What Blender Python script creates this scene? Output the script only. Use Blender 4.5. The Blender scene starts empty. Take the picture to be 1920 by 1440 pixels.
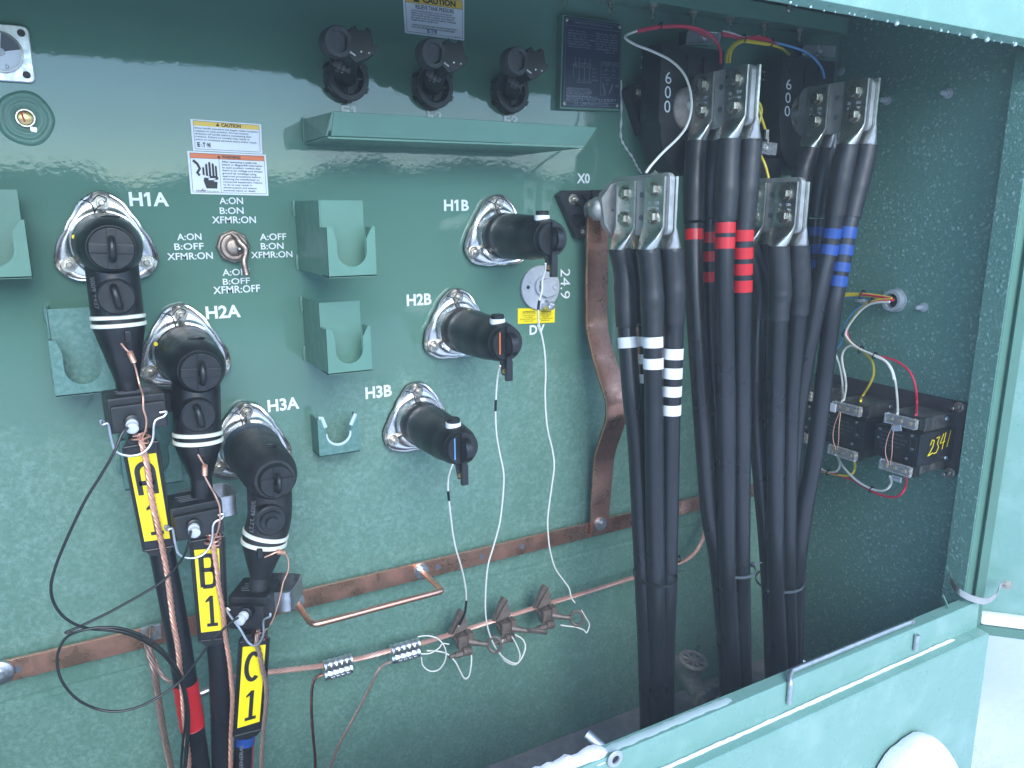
import bpy, bmesh, math, random
from mathutils import Vector, Matrix
R = math.radians
random.seed(7)
scene = bpy.context.scene
COL = scene.collection

# ------------------------------------------------------------------ camera
# Local frame of the place: x along the tank wall, d out of it, z up (0 at lens height).
F, HY, VY, D, H0 = 1442.0, 389.0, 130.0, 1.5, 1.45
PITCH = math.atan2(720 - HY, F)
YAW = math.atan((960 - VY) / math.hypot(F, 720 - HY))
FW = Vector((math.sin(YAW) * math.cos(PITCH), math.cos(YAW) * math.cos(PITCH), -math.sin(PITCH)))
RT = Vector((math.cos(YAW), -math.sin(YAW), 0))
UP = RT.cross(FW)
cam = bpy.data.cameras.new("camera")
camo = bpy.data.objects.new("camera", cam)
COL.objects.link(camo)
cam.sensor_width = 36
cam.lens = F / 1920 * 36
cam.clip_start = 0.02
cam.clip_end = 500
camo.location = (0, -D, H0)
camo.rotation_euler = Matrix((RT, UP, -FW)).transposed().to_euler()
scene.camera = camo

# ------------------------------------------------------------------ light
SUN_EL, SUN_AZ = R(29), R(187)          # azimuth clockwise from +y; the sun stands behind the camera
world = bpy.data.worlds.new("World")
scene.world = world
world.use_nodes = True
nt = world.node_tree
bg = nt.nodes["Background"]
sky = nt.nodes.new("ShaderNodeTexSky")
sky.sky_type = 'NISHITA'
sky.sun_disc = False
sky.sun_elevation = SUN_EL
sky.sun_rotation = SUN_AZ
sky.dust_density = 0.0
sky.air_density = 1.0
sky.ozone_density = 1.6
sky.altitude = 1200
nt.links.new(sky.outputs[0], bg.inputs[0])
bg.inputs[1].default_value = 0.15
sun = bpy.data.lights.new("sun", 'SUN')
sun.energy = 1.0
sun.angle = R(40)
sun.color = (1.0, 0.985, 0.96)
suno = bpy.data.objects.new("sun", sun)
COL.objects.link(suno)
sv = Vector((math.sin(SUN_AZ) * math.cos(SUN_EL), math.cos(SUN_AZ) * math.cos(SUN_EL), math.sin(SUN_EL)))
suno.rotation_euler = sv.to_track_quat('Z', 'Y').to_euler()
suno.location = (0, -6, 6)
scene.view_settings.view_transform = 'Standard'
scene.view_settings.look = 'None'
scene.view_settings.exposure = 2.0
scene.view_settings.gamma = 1
scene.view_settings.use_curve_mapping = False
scene.cycles.max_bounces = 8
VEIL = 0.028  # density of the added volume that imitates lens glare

# ------------------------------------------------------------------ geometry helpers
def ray(u, v):
    return FW + RT * ((u - 960) / F) + UP * ((720 - v) / F)
def P(u, v, d=0.0):                     # the point at distance d in front of the tank wall
    r = ray(u, v); t = (D - d) / r.y
    return Vector((r.x * t, d, r.z * t))
def PX(u, v, x):                        # the point on a side plane x
    r = ray(u, v); t = x / r.x
    return Vector((x, D - r.y * t, r.z * t))
def PZ(u, v, z):
    r = ray(u, v); t = z / r.z
    return Vector((r.x * t, D - r.y * t, z))
def zdep(p):
    return Vector((p.x, D - p.y, p.z)).dot(FW)
def rad(p, w):                          # radius of a round thing w pixels wide standing at p
    return w / F * zdep(p) / 2
def W(p):
    return Vector((p[0], -p[1], p[2] + H0))
def V(*a):
    return Vector(a)

def spline(pts, n=8):
    pts = [Vector(p) for p in pts]
    if len(pts) < 3: return pts
    out = []
    for i in range(len(pts) - 1):
        p0 = pts[i - 1] if i else pts[i] * 2 - pts[i + 1]
        p1, p2 = pts[i], pts[i + 1]
        p3 = pts[i + 2] if i + 2 < len(pts) else pts[i + 1] * 2 - pts[i]
        for k in range(n):
            t = k / n
            out.append(0.5 * ((2 * p1) + (p2 - p0) * t + (2 * p0 - 5 * p1 + 4 * p2 - p3) * t * t + (3 * p1 - p0 - 3 * p2 + p3) * t ** 3))
    out.append(pts[-1])
    return out
def frames(path):
    T = []
    for i in range(len(path)):
        a = path[max(i - 1, 0)]; b = path[min(i + 1, len(path) - 1)]
        t = (b - a)
        T.append(t.normalized() if t.length > 1e-9 else (T[-1] if T else V(0, 0, 1)))
    up = V(0, 1, 0) if abs(T[0].y) < 0.9 else V(1, 0, 0)
    n = (up - T[0] * up.dot(T[0])).normalized()
    out = []
    for t in T:
        n = (n - t * n.dot(t)).normalized()
        out.append((n, t.cross(n)))
    return out

class MB:
    def __init__(s):
        s.v, s.f = [], []
    def add(s, vs, fs):
        k = len(s.v)
        s.v += [Vector(p) for p in vs]
        s.f += [tuple(k + i for i in f) for f in fs]
        return s
    def rings(s, rs, cap=True, closed=False):
        n = len(rs[0]); vs = [p for r in rs for p in r]; fs = []
        m = len(rs)
        for i in range(m if closed else m - 1):
            j = (i + 1) % m
            for k in range(n):
                l = (k + 1) % n
                fs.append((i * n + k, i * n + l, j * n + l, j * n + k))
        if cap and not closed:
            fs.append(tuple(range(n)))
            fs.append(tuple((m - 1) * n + k for k in reversed(range(n))))
        return s.add(vs, fs)
    def tube(s, path, r, n=12, cap=True):
        path = [Vector(p) for p in path]
        fr = frames(path); rs = []
        for i, p in enumerate(path):
            rr = r[i] if isinstance(r, (list, tuple)) else r
            a, b = fr[i]
            rs.append([p + a * (rr * math.cos(6.283185 * k / n)) + b * (rr * math.sin(6.283185 * k / n)) for k in range(n)])
        return s.rings(rs, cap)
    def lathe(s, prof, o, ax=(0, 1, 0), n=32, up=None, cap=True, rf=None):   # prof: (along, radius)
        o = Vector(o); ax = Vector(ax).normalized()
        u = Vector(up) if up else (V(0, 0, 1) if abs(ax.z) < 0.9 else V(1, 0, 0))
        a = (u - ax * u.dot(ax)).normalized(); b = ax.cross(a); rs = []
        for t, r in prof:
            rs.append([o + ax * t + (a * math.cos(6.283185 * k / n) + b * math.sin(6.283185 * k / n)) * (r * (rf(6.283185 * k / n) if rf else 1)) for k in range(n)])
        return s.rings(rs, cap)
    def box(s, c, sz, X=(1, 0, 0), Y=(0, 1, 0), Z=(0, 0, 1)):
        c = Vector(c); X, Y, Z = Vector(X) * sz[0] / 2, Vector(Y) * sz[1] / 2, Vector(Z) * sz[2] / 2
        vs = [c + X * i + Y * j + Z * k for k in (-1, 1) for j in (-1, 1) for i in (-1, 1)]
        return s.add(vs, [(0, 1, 3, 2), (4, 5, 7, 6), (0, 1, 5, 4), (2, 3, 7, 6), (0, 2, 6, 4), (1, 3, 7, 5)])
    def box2(s, lo, hi):
        lo, hi = Vector(lo), Vector(hi)
        return s.box((lo + hi) / 2, hi - lo)
    def prism(s, pts, ex):                # closed outline swept along ex
        ex = Vector(ex); n = len(pts); pts = [Vector(p) for p in pts]
        return s.rings([pts, [p + ex for p in pts]])
    def sheet(s, pts):
        return s.add(pts, [tuple(range(len(pts)))])
    def hexbolt(s, c, ax, r=0.009, h=0.007, stud=0.0, sr=0.5, washer=1.5):
        c = Vector(c); ax = Vector(ax).normalized()
        if washer: s.lathe([(0, r * washer), (0.0022, r * washer)], c, ax, 18)
        s.lathe([(0.001, r), (h, r), (h + 0.001, r * 0.9)], c, ax, 6)
        if stud: s.lathe([(0, r * sr), (h + stud, r * sr), (h + stud + 0.001, r * sr * 0.8)], c, ax, 10)
        return s
    def strands(s, path, R0, r, n=6, pitch=0.05, seg=5):
        fr = frames(path); L = [0]
        for i in range(1, len(path)): L.append(L[-1] + (path[i] - path[i - 1]).length)
        for k in range(n):
            q = []
            for i, p in enumerate(path):
                a = 6.283185 * (k / n + L[i] / pitch)
                q.append(p + fr[i][0] * (R0 * math.cos(a)) + fr[i][1] * (R0 * math.sin(a)))
            s.tube(q, r, seg)
        return s

def resample(path, step):
    out = [path[0]]; acc = 0
    for i in range(1, len(path)):
        a, b = path[i - 1], path[i]; L = (b - a).length
        while acc + L >= step and L > 1e-9:
            a = a + (b - a) * ((step - acc) / L); out.append(a.copy()); L = (b - a).length; acc = 0
        acc += L
    out.append(path[-1])
    return out

def obj(name, mb, mat, parent=None, bevel=0.0, flat=False, angle=38, loc=None, keep=False):
    me = bpy.data.meshes.new(name)
    vs = [W(p) for p in mb.v]
    if parent is not None:
        o0 = Vector(parent['org'])
    elif loc is not None:
        o0 = W(loc)
    else:
        lo = Vector([min(p[i] for p in vs) for i in range(3)]); hi = Vector([max(p[i] for p in vs) for i in range(3)])
        o0 = Vector(((lo.x + hi.x) / 2, (lo.y + hi.y) / 2, lo.z))
    bm = bmesh.new()
    bv = [bm.verts.new(p - o0) for p in vs]
    for f in mb.f:
        try: bm.faces.new([bv[i] for i in f])
        except ValueError: pass
    if not keep: bmesh.ops.recalc_face_normals(bm, faces=bm.faces)
    if bevel:
        es = [e for e in bm.edges if len(e.link_faces) == 2 and e.calc_face_angle(0) > R(35)]
        bmesh.ops.bevel(bm, geom=es, offset=bevel, segments=2, profile=0.6, affect='EDGES', clamp_overlap=True)
    bm.to_mesh(me); bm.free()
    if not flat:
        for p in me.polygons: p.use_smooth = True
        me.set_sharp_from_angle(angle=R(angle))
    if mat: me.materials.append(mat)
    o = bpy.data.objects.new(name, me)
    COL.objects.link(o)
    if bevel and not flat:
        wn = o.modifiers.new('normals', 'WEIGHTED_NORMAL'); wn.keep_sharp = True; wn.weight = 80
    if parent is not None:
        par = parent
        o.parent = par
        o['org'] = parent['org']
    else:
        o.location = o0
        o['org'] = tuple(o0)
    return o
def tag(o, label, cat, group=None, kind=None):
    if kind: o['kind'] = kind
    if label: o['label'] = label
    if cat: o['category'] = cat
    if group: o['group'] = group
    return o
def thing(name, label, cat, loc, group=None):
    o = bpy.data.objects.new(name, None)
    COL.objects.link(o)
    o.empty_display_size = 0.03
    o.location = W(loc)
    o['org'] = tuple(o.location)
    return tag(o, label, cat, group)
def copy_thing(src, delta, label):
    c = src.copy(); COL.objects.link(c)
    c.location = src.location + Vector((delta[0], -delta[1], delta[2]))
    c['org'] = tuple(c.location); c['label'] = label
    def kids(a, b):
        for ch in a.children:
            k = ch.copy(); COL.objects.link(k); k.parent = b
            kids(ch, k)
    kids(src, c)
    return c

# ------------------------------------------------------------------ lettering
def raw_text(s, bold=0.0, res=3):
    vs, fs = plain_text(s, bold, res)
    for i, ch in enumerate(s):                      # the built-in 1 is a bare bar: give it its flag
        if ch == "1":
            xr = max(p.x for p in plain_text(s[:i + 1], bold, res)[0]); xl = xr - 0.098 - 2 * bold; k = len(vs)
            vs += [Vector((xl, 0.682 + bold, 0)), Vector((xl, 0.555 - bold, 0)), Vector((xl - 0.14, 0.47 - bold, 0)), Vector((xl - 0.14, 0.56 + bold, 0))]
            fs += [(k, k + 1, k + 2, k + 3)]
    return vs, fs
def plain_text(s, bold=0.0, res=3):
    cu = bpy.data.curves.new("lettering", 'FONT')
    cu.body = s; cu.offset = bold; cu.resolution_u = res
    o = bpy.data.objects.new("lettering", cu)
    COL.objects.link(o)
    bpy.context.view_layer.update()
    dg = bpy.context.evaluated_depsgraph_get()
    me = bpy.data.meshes.new_from_object(o.evaluated_get(dg))
    vs = [Vector((v.co.x, v.co.y, 0)) for v in me.vertices]
    fs = [tuple(p.vertices) for p in me.polygons]
    bpy.data.objects.remove(o); bpy.data.curves.remove(cu); bpy.data.meshes.remove(me)
    return vs, fs
_h = raw_text("H")[0]
CAP = max(p.y for p in _h)
def text_box(mb, s, LL, LR, UL, bold=0.02):      # the inked box of s fills LL-LR-UL
    vs, fs = raw_text(s, bold)
    x0, x1 = min(p.x for p in vs), max(p.x for p in vs)
    y0, y1 = min(p.y for p in vs), max(p.y for p in vs)
    LL, LR, UL = Vector(LL), Vector(LR), Vector(UL)
    mb.add([LL + (LR - LL) * ((p.x - x0) / (x1 - x0)) + (UL - LL) * ((p.y - y0) / (y1 - y0)) for p in vs], fs)
class Quad:                                       # a flat label in the place, s to the right, t up, both 0..1
    def __init__(q, TL, TR, BR, BL, lift=(0, 1, 0)):
        q.c = [Vector(p) for p in (TL, TR, BR, BL)]; q.n = Vector(lift).normalized()
        q.w = ((q.c[1] - q.c[0]).length + (q.c[2] - q.c[3]).length) / 2
        q.h = ((q.c[3] - q.c[0]).length + (q.c[2] - q.c[1]).length) / 2
    def at(q, s, t, l=0.0):
        TL, TR, BR, BL = q.c
        return (BL * (1 - s) + BR * s) * (1 - t) + (TL * (1 - s) + TR * s) * t + q.n * l
    def rect(q, mb, s0, t0, s1, t1, l):
        mb.sheet([q.at(s0, t0, l), q.at(s1, t0, l), q.at(s1, t1, l), q.at(s0, t1, l)])
    def poly(q, mb, pts, l):
        mb.sheet([q.at(a, b, l) for a, b in pts])
    def frame(q, mb, s0, t0, s1, t1, k, l):       # thin outline, k metres wide
        a, b = k / q.w, k / q.h
        q.rect(mb, s0, t0, s1, t0 + b, l); q.rect(mb, s0, t1 - b, s1, t1, l)
        q.rect(mb, s0, t0 + b, s0 + a, t1 - b, l); q.rect(mb, s1 - a, t0 + b, s1, t1 - b, l)
    def text(q, mb, s, s0, t0, ch, l, s1=None, bold=0.0, centre=False):   # ch = cap height in t
        vs, fs = raw_text(s, bold, 2)
        x0, x1 = min(p.x for p in vs), max(p.x for p in vs)
        ky = ch / CAP
        kx = (s1 - s0) / (x1 - x0) if s1 is not None else ky * q.h / q.w
        if centre: s0 = s0 - kx * (x1 - x0) / 2
        mb.add([q.at(s0 + (p.x - x0) * kx, t0 + p.y * ky, l) for p in vs], fs)
    def slab(q, th):                               # the plate itself, th metres thick
        m = MB()
        a = q.c; b = [p - q.n * th for p in a]
        m.rings([a, b]); return m
    def ribbon(q, mb, path, w, l):                 # stroke of constant width (metres), path in (s,t)
        pts = [V(s * q.w, t * q.h, 0) for s, t in path]
        L, Rr = [], []
        for i, p in enumerate(pts):
            a = pts[max(i - 1, 0)]; b = pts[min(i + 1, len(pts) - 1)]
            tn = (b - a).normalized(); nn = V(-tn.y, tn.x, 0) * w / 2
            L.append(p + nn); Rr.append(p - nn)
        for i in range(len(pts) - 1):
            mb.sheet([q.at(p.x / q.w, p.y / q.h, l) for p in (L[i], L[i + 1], Rr[i + 1], Rr[i])])

# ------------------------------------------------------------------ materials
def mat(name, col, rough=0.5, metal=0.0, spec=0.5, coat=0.0, coat_r=0.1, ior=1.5):
    m = bpy.data.materials.new(name); m.use_nodes = True
    b = m.node_tree.nodes["Principled BSDF"]
    b.inputs["Base Color"].default_value = (*col, 1)
    b.inputs["Roughness"].default_value = rough
    b.inputs["Metallic"].default_value = metal
    b.inputs["Specular IOR Level"].default_value = spec
    b.inputs["Coat Weight"].default_value = coat
    b.inputs["Coat Roughness"].default_value = coat_r
    b.inputs["IOR"].default_value = ior
    return m
class NT:
    def __init__(s, m):
        s.t = m.node_tree; s.b = s.t.nodes["Principled BSDF"]; s.tc = s.t.nodes.new("ShaderNodeTexCoord")
    def n(s, typ, **k):
        x = s.t.nodes.new(typ)
        for a, b in k.items(): setattr(x, a, b)
        return x
    def l(s, a, b): s.t.links.new(a, b)
    def noise(s, scale, detail=3.0, rough=0.55, stretch=None):
        x = s.n("ShaderNodeTexNoise"); x.inputs["Scale"].default_value = scale
        x.inputs["Detail"].default_value = detail; x.inputs["Roughness"].default_value = rough
        if stretch:
            mp = s.n("ShaderNodeMapping"); mp.inputs["Scale"].default_value = stretch
            s.l(s.tc.outputs["Object"], mp.inputs[0]); s.l(mp.outputs[0], x.inputs["Vector"])
        else: s.l(s.tc.outputs["Object"], x.inputs["Vector"])
        return x.outputs["Fac"]
    def ramp(s, fac, a, b, ca=(0, 0, 0), cb=(1, 1, 1)):
        x = s.n("ShaderNodeValToRGB"); s.l(fac, x.inputs[0])
        x.color_ramp.elements[0].position = a; x.color_ramp.elements[1].position = b
        x.color_ramp.elements[0].color = (*ca, 1); x.color_ramp.elements[1].color = (*cb, 1)
        return x.outputs[0]
    def map(s, v, a, b, c=0.0, d=1.0):
        x = s.n("ShaderNodeMapRange"); s.l(v, x.inputs[0])
        for i, q in enumerate((a, b, c, d)): x.inputs[1 + i].default_value = q
        return x.outputs[0]
    def math(s, op, a, b):
        x = s.n("ShaderNodeMath", operation=op)
        for i, q in enumerate((a, b)):
            if isinstance(q, (int, float)): x.inputs[i].default_value = q
            else: s.l(q, x.inputs[i])
        return x.outputs[0]
    def mix(s, f, a, b):
        x = s.n("ShaderNodeMix", data_type='RGBA')
        if isinstance(f, (int, float)): x.inputs[0].default_value = f
        else: s.l(f, x.inputs[0])
        for i, q in ((6, a), (7, b)):
            if isinstance(q, tuple): x.inputs[i].default_value = (*q, 1)
            else: s.l(q, x.inputs[i])
        return x.outputs[2]
    def bump(s, h, st, dist=0.001, prev=None):
        x = s.n("ShaderNodeBump"); x.inputs["Strength"].default_value = st; x.inputs["Distance"].default_value = dist
        s.l(h, x.inputs["Height"])
        if prev: s.l(prev, x.inputs["Normal"])
        return x.outputs[0]
    def set(s, **k):
        for a, q in k.items():
            a = a.replace("_", " ")
            if isinstance(q, (int, float)): s.b.inputs[a].default_value = q
            elif isinstance(q, tuple): s.b.inputs[a].default_value = (*q, 1)
            else: s.l(q, s.b.inputs[a])

GREEN = (0.102, 0.214, 0.160)
FROST = (0.25, 0.41, 0.365)
def green_tank():
    m = mat("tank_paint", GREEN, 0.12); t = NT(m)
    sep = t.n("ShaderNodeSeparateXYZ"); t.l(t.tc.outputs["Object"], sep.inputs[0])
    height = t.map(sep.outputs[2], 0.88, 1.20, 1.0, 0.0)     # frost settled on the lower part
    big = t.noise(5.0, 3); fine = t.noise(125, 9, 0.80); mid = t.noise(26, 6, 0.72); grain = t.noise(420, 2, 0.6)
    cover = t.map(t.math('ADD', height, t.math('MULTIPLY', t.map(big, 0.3, 0.7, -1, 1), 0.38)), 0.35, 0.85)
    speck = t.math('ADD', t.math('MULTIPLY', t.map(fine, 0.44, 0.60), t.map(mid, 0.36, 0.58, 0.55, 1.5)), t.math('MULTIPLY', t.map(grain, 0.60, 0.70), 0.5))
    fm = t.math('MULTIPLY', cover, t.math('MULTIPLY', speck, 0.5))
    tint = t.mix(t.map(t.noise(2.5, 2), 0.3, 0.7), (0.088, 0.188, 0.140), (0.104, 0.218, 0.164))
    t.set(Base_Color=t.mix(t.math('MULTIPLY', fm, 0.66), tint, FROST))
    rg = t.math('ADD', t.math('MULTIPLY', cover, 0.42), 0.045)
    t.set(Roughness=rg)
    b1 = t.bump(t.noise(120, 2, 0.5), 0.036, 0.002)
    b2 = t.bump(t.noise(22, 2, 0.5), 0.030, 0.004, b1)
    b3 = t.bump(t.math('MULTIPLY', fm, 1.0), 0.35, 0.0012, b2)
    t.set(Normal=b3, Specular_IOR_Level=0.5, Coat_Weight=t.map(cover, 0, 1, 0.26, 0.08), Coat_IOR=1.7, Coat_Roughness=0.04, Coat_Normal=b2)
    return m
def green_side():
    m = mat("side_wall_paint", GREEN, 0.4); t = NT(m)
    vo = t.n("ShaderNodeTexVoronoi"); vo.inputs["Scale"].default_value = 80
    mp = t.n("ShaderNodeVectorMath", operation='ADD'); nz = t.n("ShaderNodeTexNoise"); nz.inputs["Scale"].default_value = 60
    t.l(t.tc.outputs["Object"], nz.inputs["Vector"])
    sc = t.n("ShaderNodeVectorMath", operation='SCALE'); sc.inputs[3].default_value = 0.014; t.l(nz.outputs["Color"], sc.inputs[0])
    t.l(t.tc.outputs["Object"], mp.inputs[0]); t.l(sc.outputs[0], mp.inputs[1]); t.l(mp.outputs[0], vo.inputs["Vector"])
    dots = t.map(vo.outputs["Distance"], 0.42, 0.18)
    patch = t.map(t.noise(9, 3), 0.33, 0.62)
    fine = t.map(t.noise(230, 2), 0.52, 0.66)
    fm = t.math('MULTIPLY', t.math('MAXIMUM', t.math('MULTIPLY', dots, t.map(t.noise(70, 2), 0.33, 0.54)), t.math('MULTIPLY', fine, 0.5)), t.math('ADD', t.math('MULTIPLY', patch, 0.6), 0.40))
    t.set(Base_Color=t.mix(t.math('MULTIPLY', fm, 0.9), (0.098, 0.218, 0.172), (0.27, 0.42, 0.37)), Roughness=t.map(fm, 0, 1, 0.42, 0.75))
    t.set(Normal=t.bump(fm, 0.7, 0.0022))
    return m
def green_plain(name="cabinet_paint", rough=0.28, spec=0.5):
    m = mat(name, GREEN, rough, spec=spec); t = NT(m)
    t.set(Base_Color=t.mix(t.map(t.noise(14, 4), 0.35, 0.7), GREEN, (0.106, 0.236, 0.178)), Roughness=t.map(t.noise(40, 3), 0.3, 0.7, rough, rough + 0.15))
    t.set(Normal=t.bump(t.noise(150, 2), 0.05, 0.002))
    return m
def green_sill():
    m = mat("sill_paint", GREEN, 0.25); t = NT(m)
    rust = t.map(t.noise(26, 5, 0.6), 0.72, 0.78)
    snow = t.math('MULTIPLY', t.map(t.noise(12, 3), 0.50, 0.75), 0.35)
    c = t.mix(snow, (0.180, 0.345, 0.285), (0.36, 0.52, 0.47))  # base lifted for frost film and for open-sky brightness put into the colour
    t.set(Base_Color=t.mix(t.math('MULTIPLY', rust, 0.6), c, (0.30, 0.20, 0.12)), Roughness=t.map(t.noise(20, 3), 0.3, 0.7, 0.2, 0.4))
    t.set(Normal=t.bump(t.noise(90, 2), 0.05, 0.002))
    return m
def frosted_green():
    m = mat("frosted_paint", GREEN, 0.5); t = NT(m)
    g = t.map(t.math('ADD', t.noise(120, 4, 0.65), 0.0), 0.40, 0.66)
    t.set(Base_Color=t.mix(t.math('MULTIPLY', g, 0.22), (0.070, 0.178, 0.150), (0.30, 0.46, 0.43)), Normal=t.bump(g, 0.2, 0.0012))
    return m
def rubber(name, c, rough, dust=0.6, dustc=(0.055, 0.06, 0.065), sc=18, spec=0.5):
    m = mat(name, c, rough, spec=spec); t = NT(m)
    f = t.math('MULTIPLY', t.map(t.math('ADD', t.math('MULTIPLY', t.noise(sc, 6, 0.65), 0.85), t.math('MULTIPLY', t.noise(60, 3), 0.15)), 0.44, 0.78), dust)
    t.set(Base_Color=t.mix(f, c, dustc), Roughness=t.map(t.noise(60, 3), 0.3, 0.7, rough - 0.06, rough + 0.1))
    t.set(Normal=t.bump(t.noise(240, 2), 0.06, 0.001))
    return m
def jacket(name, c, rough, dust, dustc, sc):
    m = mat(name, c, rough); t = NT(m)
    f = t.math('MULTIPLY', t.map(t.noise(sc, 3, 0.5, (1, 1, 0.35)), 0.46, 0.78), dust)
    scuff = t.math('MULTIPLY', t.map(t.noise(34, 2, 0.5, (1, 1, 0.6)), 0.70, 0.78), 0.25)
    t.set(Base_Color=t.mix(t.math('MAXIMUM', f, scuff), c, dustc), Roughness=t.map(t.noise(9, 3), 0.3, 0.7, rough - 0.03, rough + 0.14))
    t.set(Normal=t.bump(t.noise(22, 2), 0.10, 0.002))
    return m
def metal(name, c, rough, c2=None, sc=40, bump=0.05, lo=0.42, hi=0.7, metallic=1.0):
    m = mat(name, c, rough, metallic); t = NT(m)
    f = t.map(t.noise(sc, 5, 0.6), lo, hi)
    t.set(Base_Color=t.mix(f, c, c2 or tuple(q * 0.75 for q in c)), Roughness=t.map(t.noise(sc * 2, 3), 0.3, 0.7, rough * 0.8, rough * 1.35))
    t.set(Normal=t.bump(t.noise(sc * 4, 3), bump, 0.001))
    return m
def copper(name, c, c2, rough, metallic=1.0):
    m = mat(name, c, rough, metallic); t = NT(m)
    f = t.map(t.noise(16, 6, 0.65, (1, 1, 1)), 0.40, 0.66)
    g = t.math('MAXIMUM', t.map(t.noise(110, 3, 0.6), 0.5, 0.75), t.map(t.noise(7, 5, 0.65, (1, 1, 3)), 0.52, 0.70))
    t.set(Base_Color=t.mix(t.math('MULTIPLY', g, 0.34), t.mix(f, c, c2), tuple(q * 0.5 for q in c2)), Roughness=t.map(f, 0, 1, rough, rough + 0.2))
    t.set(Normal=t.bump(t.noise(130, 3, 0.5, (1, 1, 0.2)), 0.06, 0.001))
    return m
TANK_Z0 = 0.0
M = {}
M['paint'] = green_plain()
M['paint_matte'] = green_plain("inner_paint", 0.45)
M['side'] = green_side()
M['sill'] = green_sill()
M['frosted'] = frosted_green()
M['rubber'] = rubber("black_rubber", (0.008, 0.0085, 0.010), 0.34, 0.30)
M['rubber_dusty'] = rubber("dusty_rubber", (0.014, 0.015, 0.016), 0.46, 0.65, (0.06, 0.063, 0.06), 9)
M['blue_rubber'] = rubber("blue_grey_rubber", (0.030, 0.055, 0.085), 0.5, 0.5)
M['cable'] = jacket("cable_jacket", (0.010, 0.011, 0.014), 0.27, 0.22, (0.070, 0.076, 0.088), 7)
M['sleeve'] = rubber("heat_shrink", (0.012, 0.013, 0.015), 0.40, 0.4, (0.060, 0.064, 0.070), 9)
M['black_plastic'] = rubber("black_plastic", (0.008, 0.009, 0.010), 0.36, 0.25)
M['box_plastic'] = rubber("box_plastic", (0.010, 0.011, 0.012), 0.46, 0.45, (0.06, 0.06, 0.058), 22)
M['ct'] = rubber("moulded_resin", (0.010, 0.011, 0.014), 0.38, 0.3)
M['dusty_top'] = rubber("dusty_steel", (0.020, 0.022, 0.022), 0.55, 1.0, (0.11, 0.105, 0.09), 30)
M['brown_plate'] = rubber("brown_plate", (0.035, 0.026, 0.028), 0.5, 0.6, (0.07, 0.06, 0.062), 20)
M['steel'] = metal("stainless_steel", (0.86, 0.85, 0.83), 0.23, (0.62, 0.60, 0.57), 14, 0.03)
M['nut'] = metal("plated_nut", (0.58, 0.55, 0.48), 0.3, (0.36, 0.33, 0.28), 90)
M['tin'] = metal("tinned_lug", (0.66, 0.645, 0.59), 0.32, (0.52, 0.51, 0.47), 40, 0.08)
M['spade'] = metal("dull_spade", (0.38, 0.385, 0.37), 0.5, (0.52, 0.525, 0.51), 35, 0.2, metallic=0.75)
M['zinc'] = metal("zinc", (0.62, 0.64, 0.66), 0.38, (0.45, 0.47, 0.49), 70, 0.1)
M['alu'] = metal("aluminium", (0.78, 0.80, 0.83), 0.35, (0.60, 0.62, 0.66), 60, 0.08)
M['bronze'] = metal("bronze", (0.25, 0.195, 0.16), 0.5, (0.15, 0.12, 0.10), 60, 0.15, metallic=0.6)
M['switch'] = metal("weathered_brass", (0.40, 0.32, 0.26), 0.45, (0.28, 0.22, 0.19), 60, 0.15)
M['cast'] = metal("cast_bronze", (0.33, 0.29, 0.255), 0.6, (0.22, 0.195, 0.17), 60, 0.2, metallic=0.15)
M['brass'] = metal("brass", (0.70, 0.52, 0.22), 0.3)
M['copper'] = copper("copper_bar", (0.92, 0.49, 0.34), (0.70, 0.35, 0.25), 0.25, 0.95)
M['copper_dark'] = copper("tarnished_copper", (0.40, 0.19, 0.14), (0.17, 0.085, 0.07), 0.36)
M['copper_wire'] = copper("copper_strand", (0.90, 0.50, 0.36), (0.68, 0.36, 0.25), 0.33, 0.75)
M['copper_dull'] = copper("dull_copper_strand", (0.42, 0.30, 0.25), (0.26, 0.18, 0.155), 0.45, 0.7)
M['copper_cable'] = copper("ground_strand", (0.74, 0.45, 0.36), (0.52, 0.31, 0.25), 0.42, 0.7)
M['paint_white'] = mat("white_stencil", (0.72, 0.76, 0.76), 0.45)
M['white'] = mat("white_plastic", (0.78, 0.79, 0.77), 0.4)
M['cream'] = mat("cream_band", (0.74, 0.75, 0.62), 0.45)
M['label'] = mat("label_white", (0.74, 0.77, 0.80), 0.35)
M['label_yellow'] = mat("label_yellow", (0.80, 0.52, 0.06), 0.35)
M['tag_yellow'] = mat("tag_yellow", (0.86, 0.68, 0.01), 0.35)
M['label_orange'] = mat("label_orange", (0.72, 0.17, 0.05), 0.35)
M['ink'] = mat("black_ink", (0.012, 0.012, 0.014), 0.5)
M['ink_grey'] = mat("grey_ink", (0.10, 0.105, 0.12), 0.5)
M['ink_blue'] = mat("blue_ink", (0.02, 0.06, 0.30), 0.5)
M['ink_red'] = mat("red_ink", (0.55, 0.03, 0.03), 0.5)
M['plate_blue'] = mat("nameplate_blue", (0.028, 0.042, 0.072), 0.35, 0.3)
M['plate_print'] = mat("nameplate_print", (0.22, 0.25, 0.30), 0.4, 0.3)
M['plate_bright'] = mat("nameplate_bright", (0.30, 0.33, 0.38), 0.4, 0.3)
M['faint'] = mat("faint_print", (0.13, 0.135, 0.14), 0.5)
M['tape_red'] = mat("red_tape", (0.50, 0.015, 0.022), 0.28)
M['tape_blue'] = mat("blue_tape", (0.016, 0.060, 0.24), 0.28)
M['tape_white'] = mat("white_tape", (0.80, 0.80, 0.80), 0.3)
M['wire_red'] = mat("red_wire", (0.55, 0.02, 0.06), 0.35)
M['wire_yellow'] = mat("yellow_wire", (0.78, 0.60, 0.04), 0.35)
M['wire_white'] = mat("white_wire", (0.70, 0.69, 0.62), 0.4)
M['wire_blue'] = mat("blue_wire", (0.13, 0.33, 0.62), 0.35)
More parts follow.
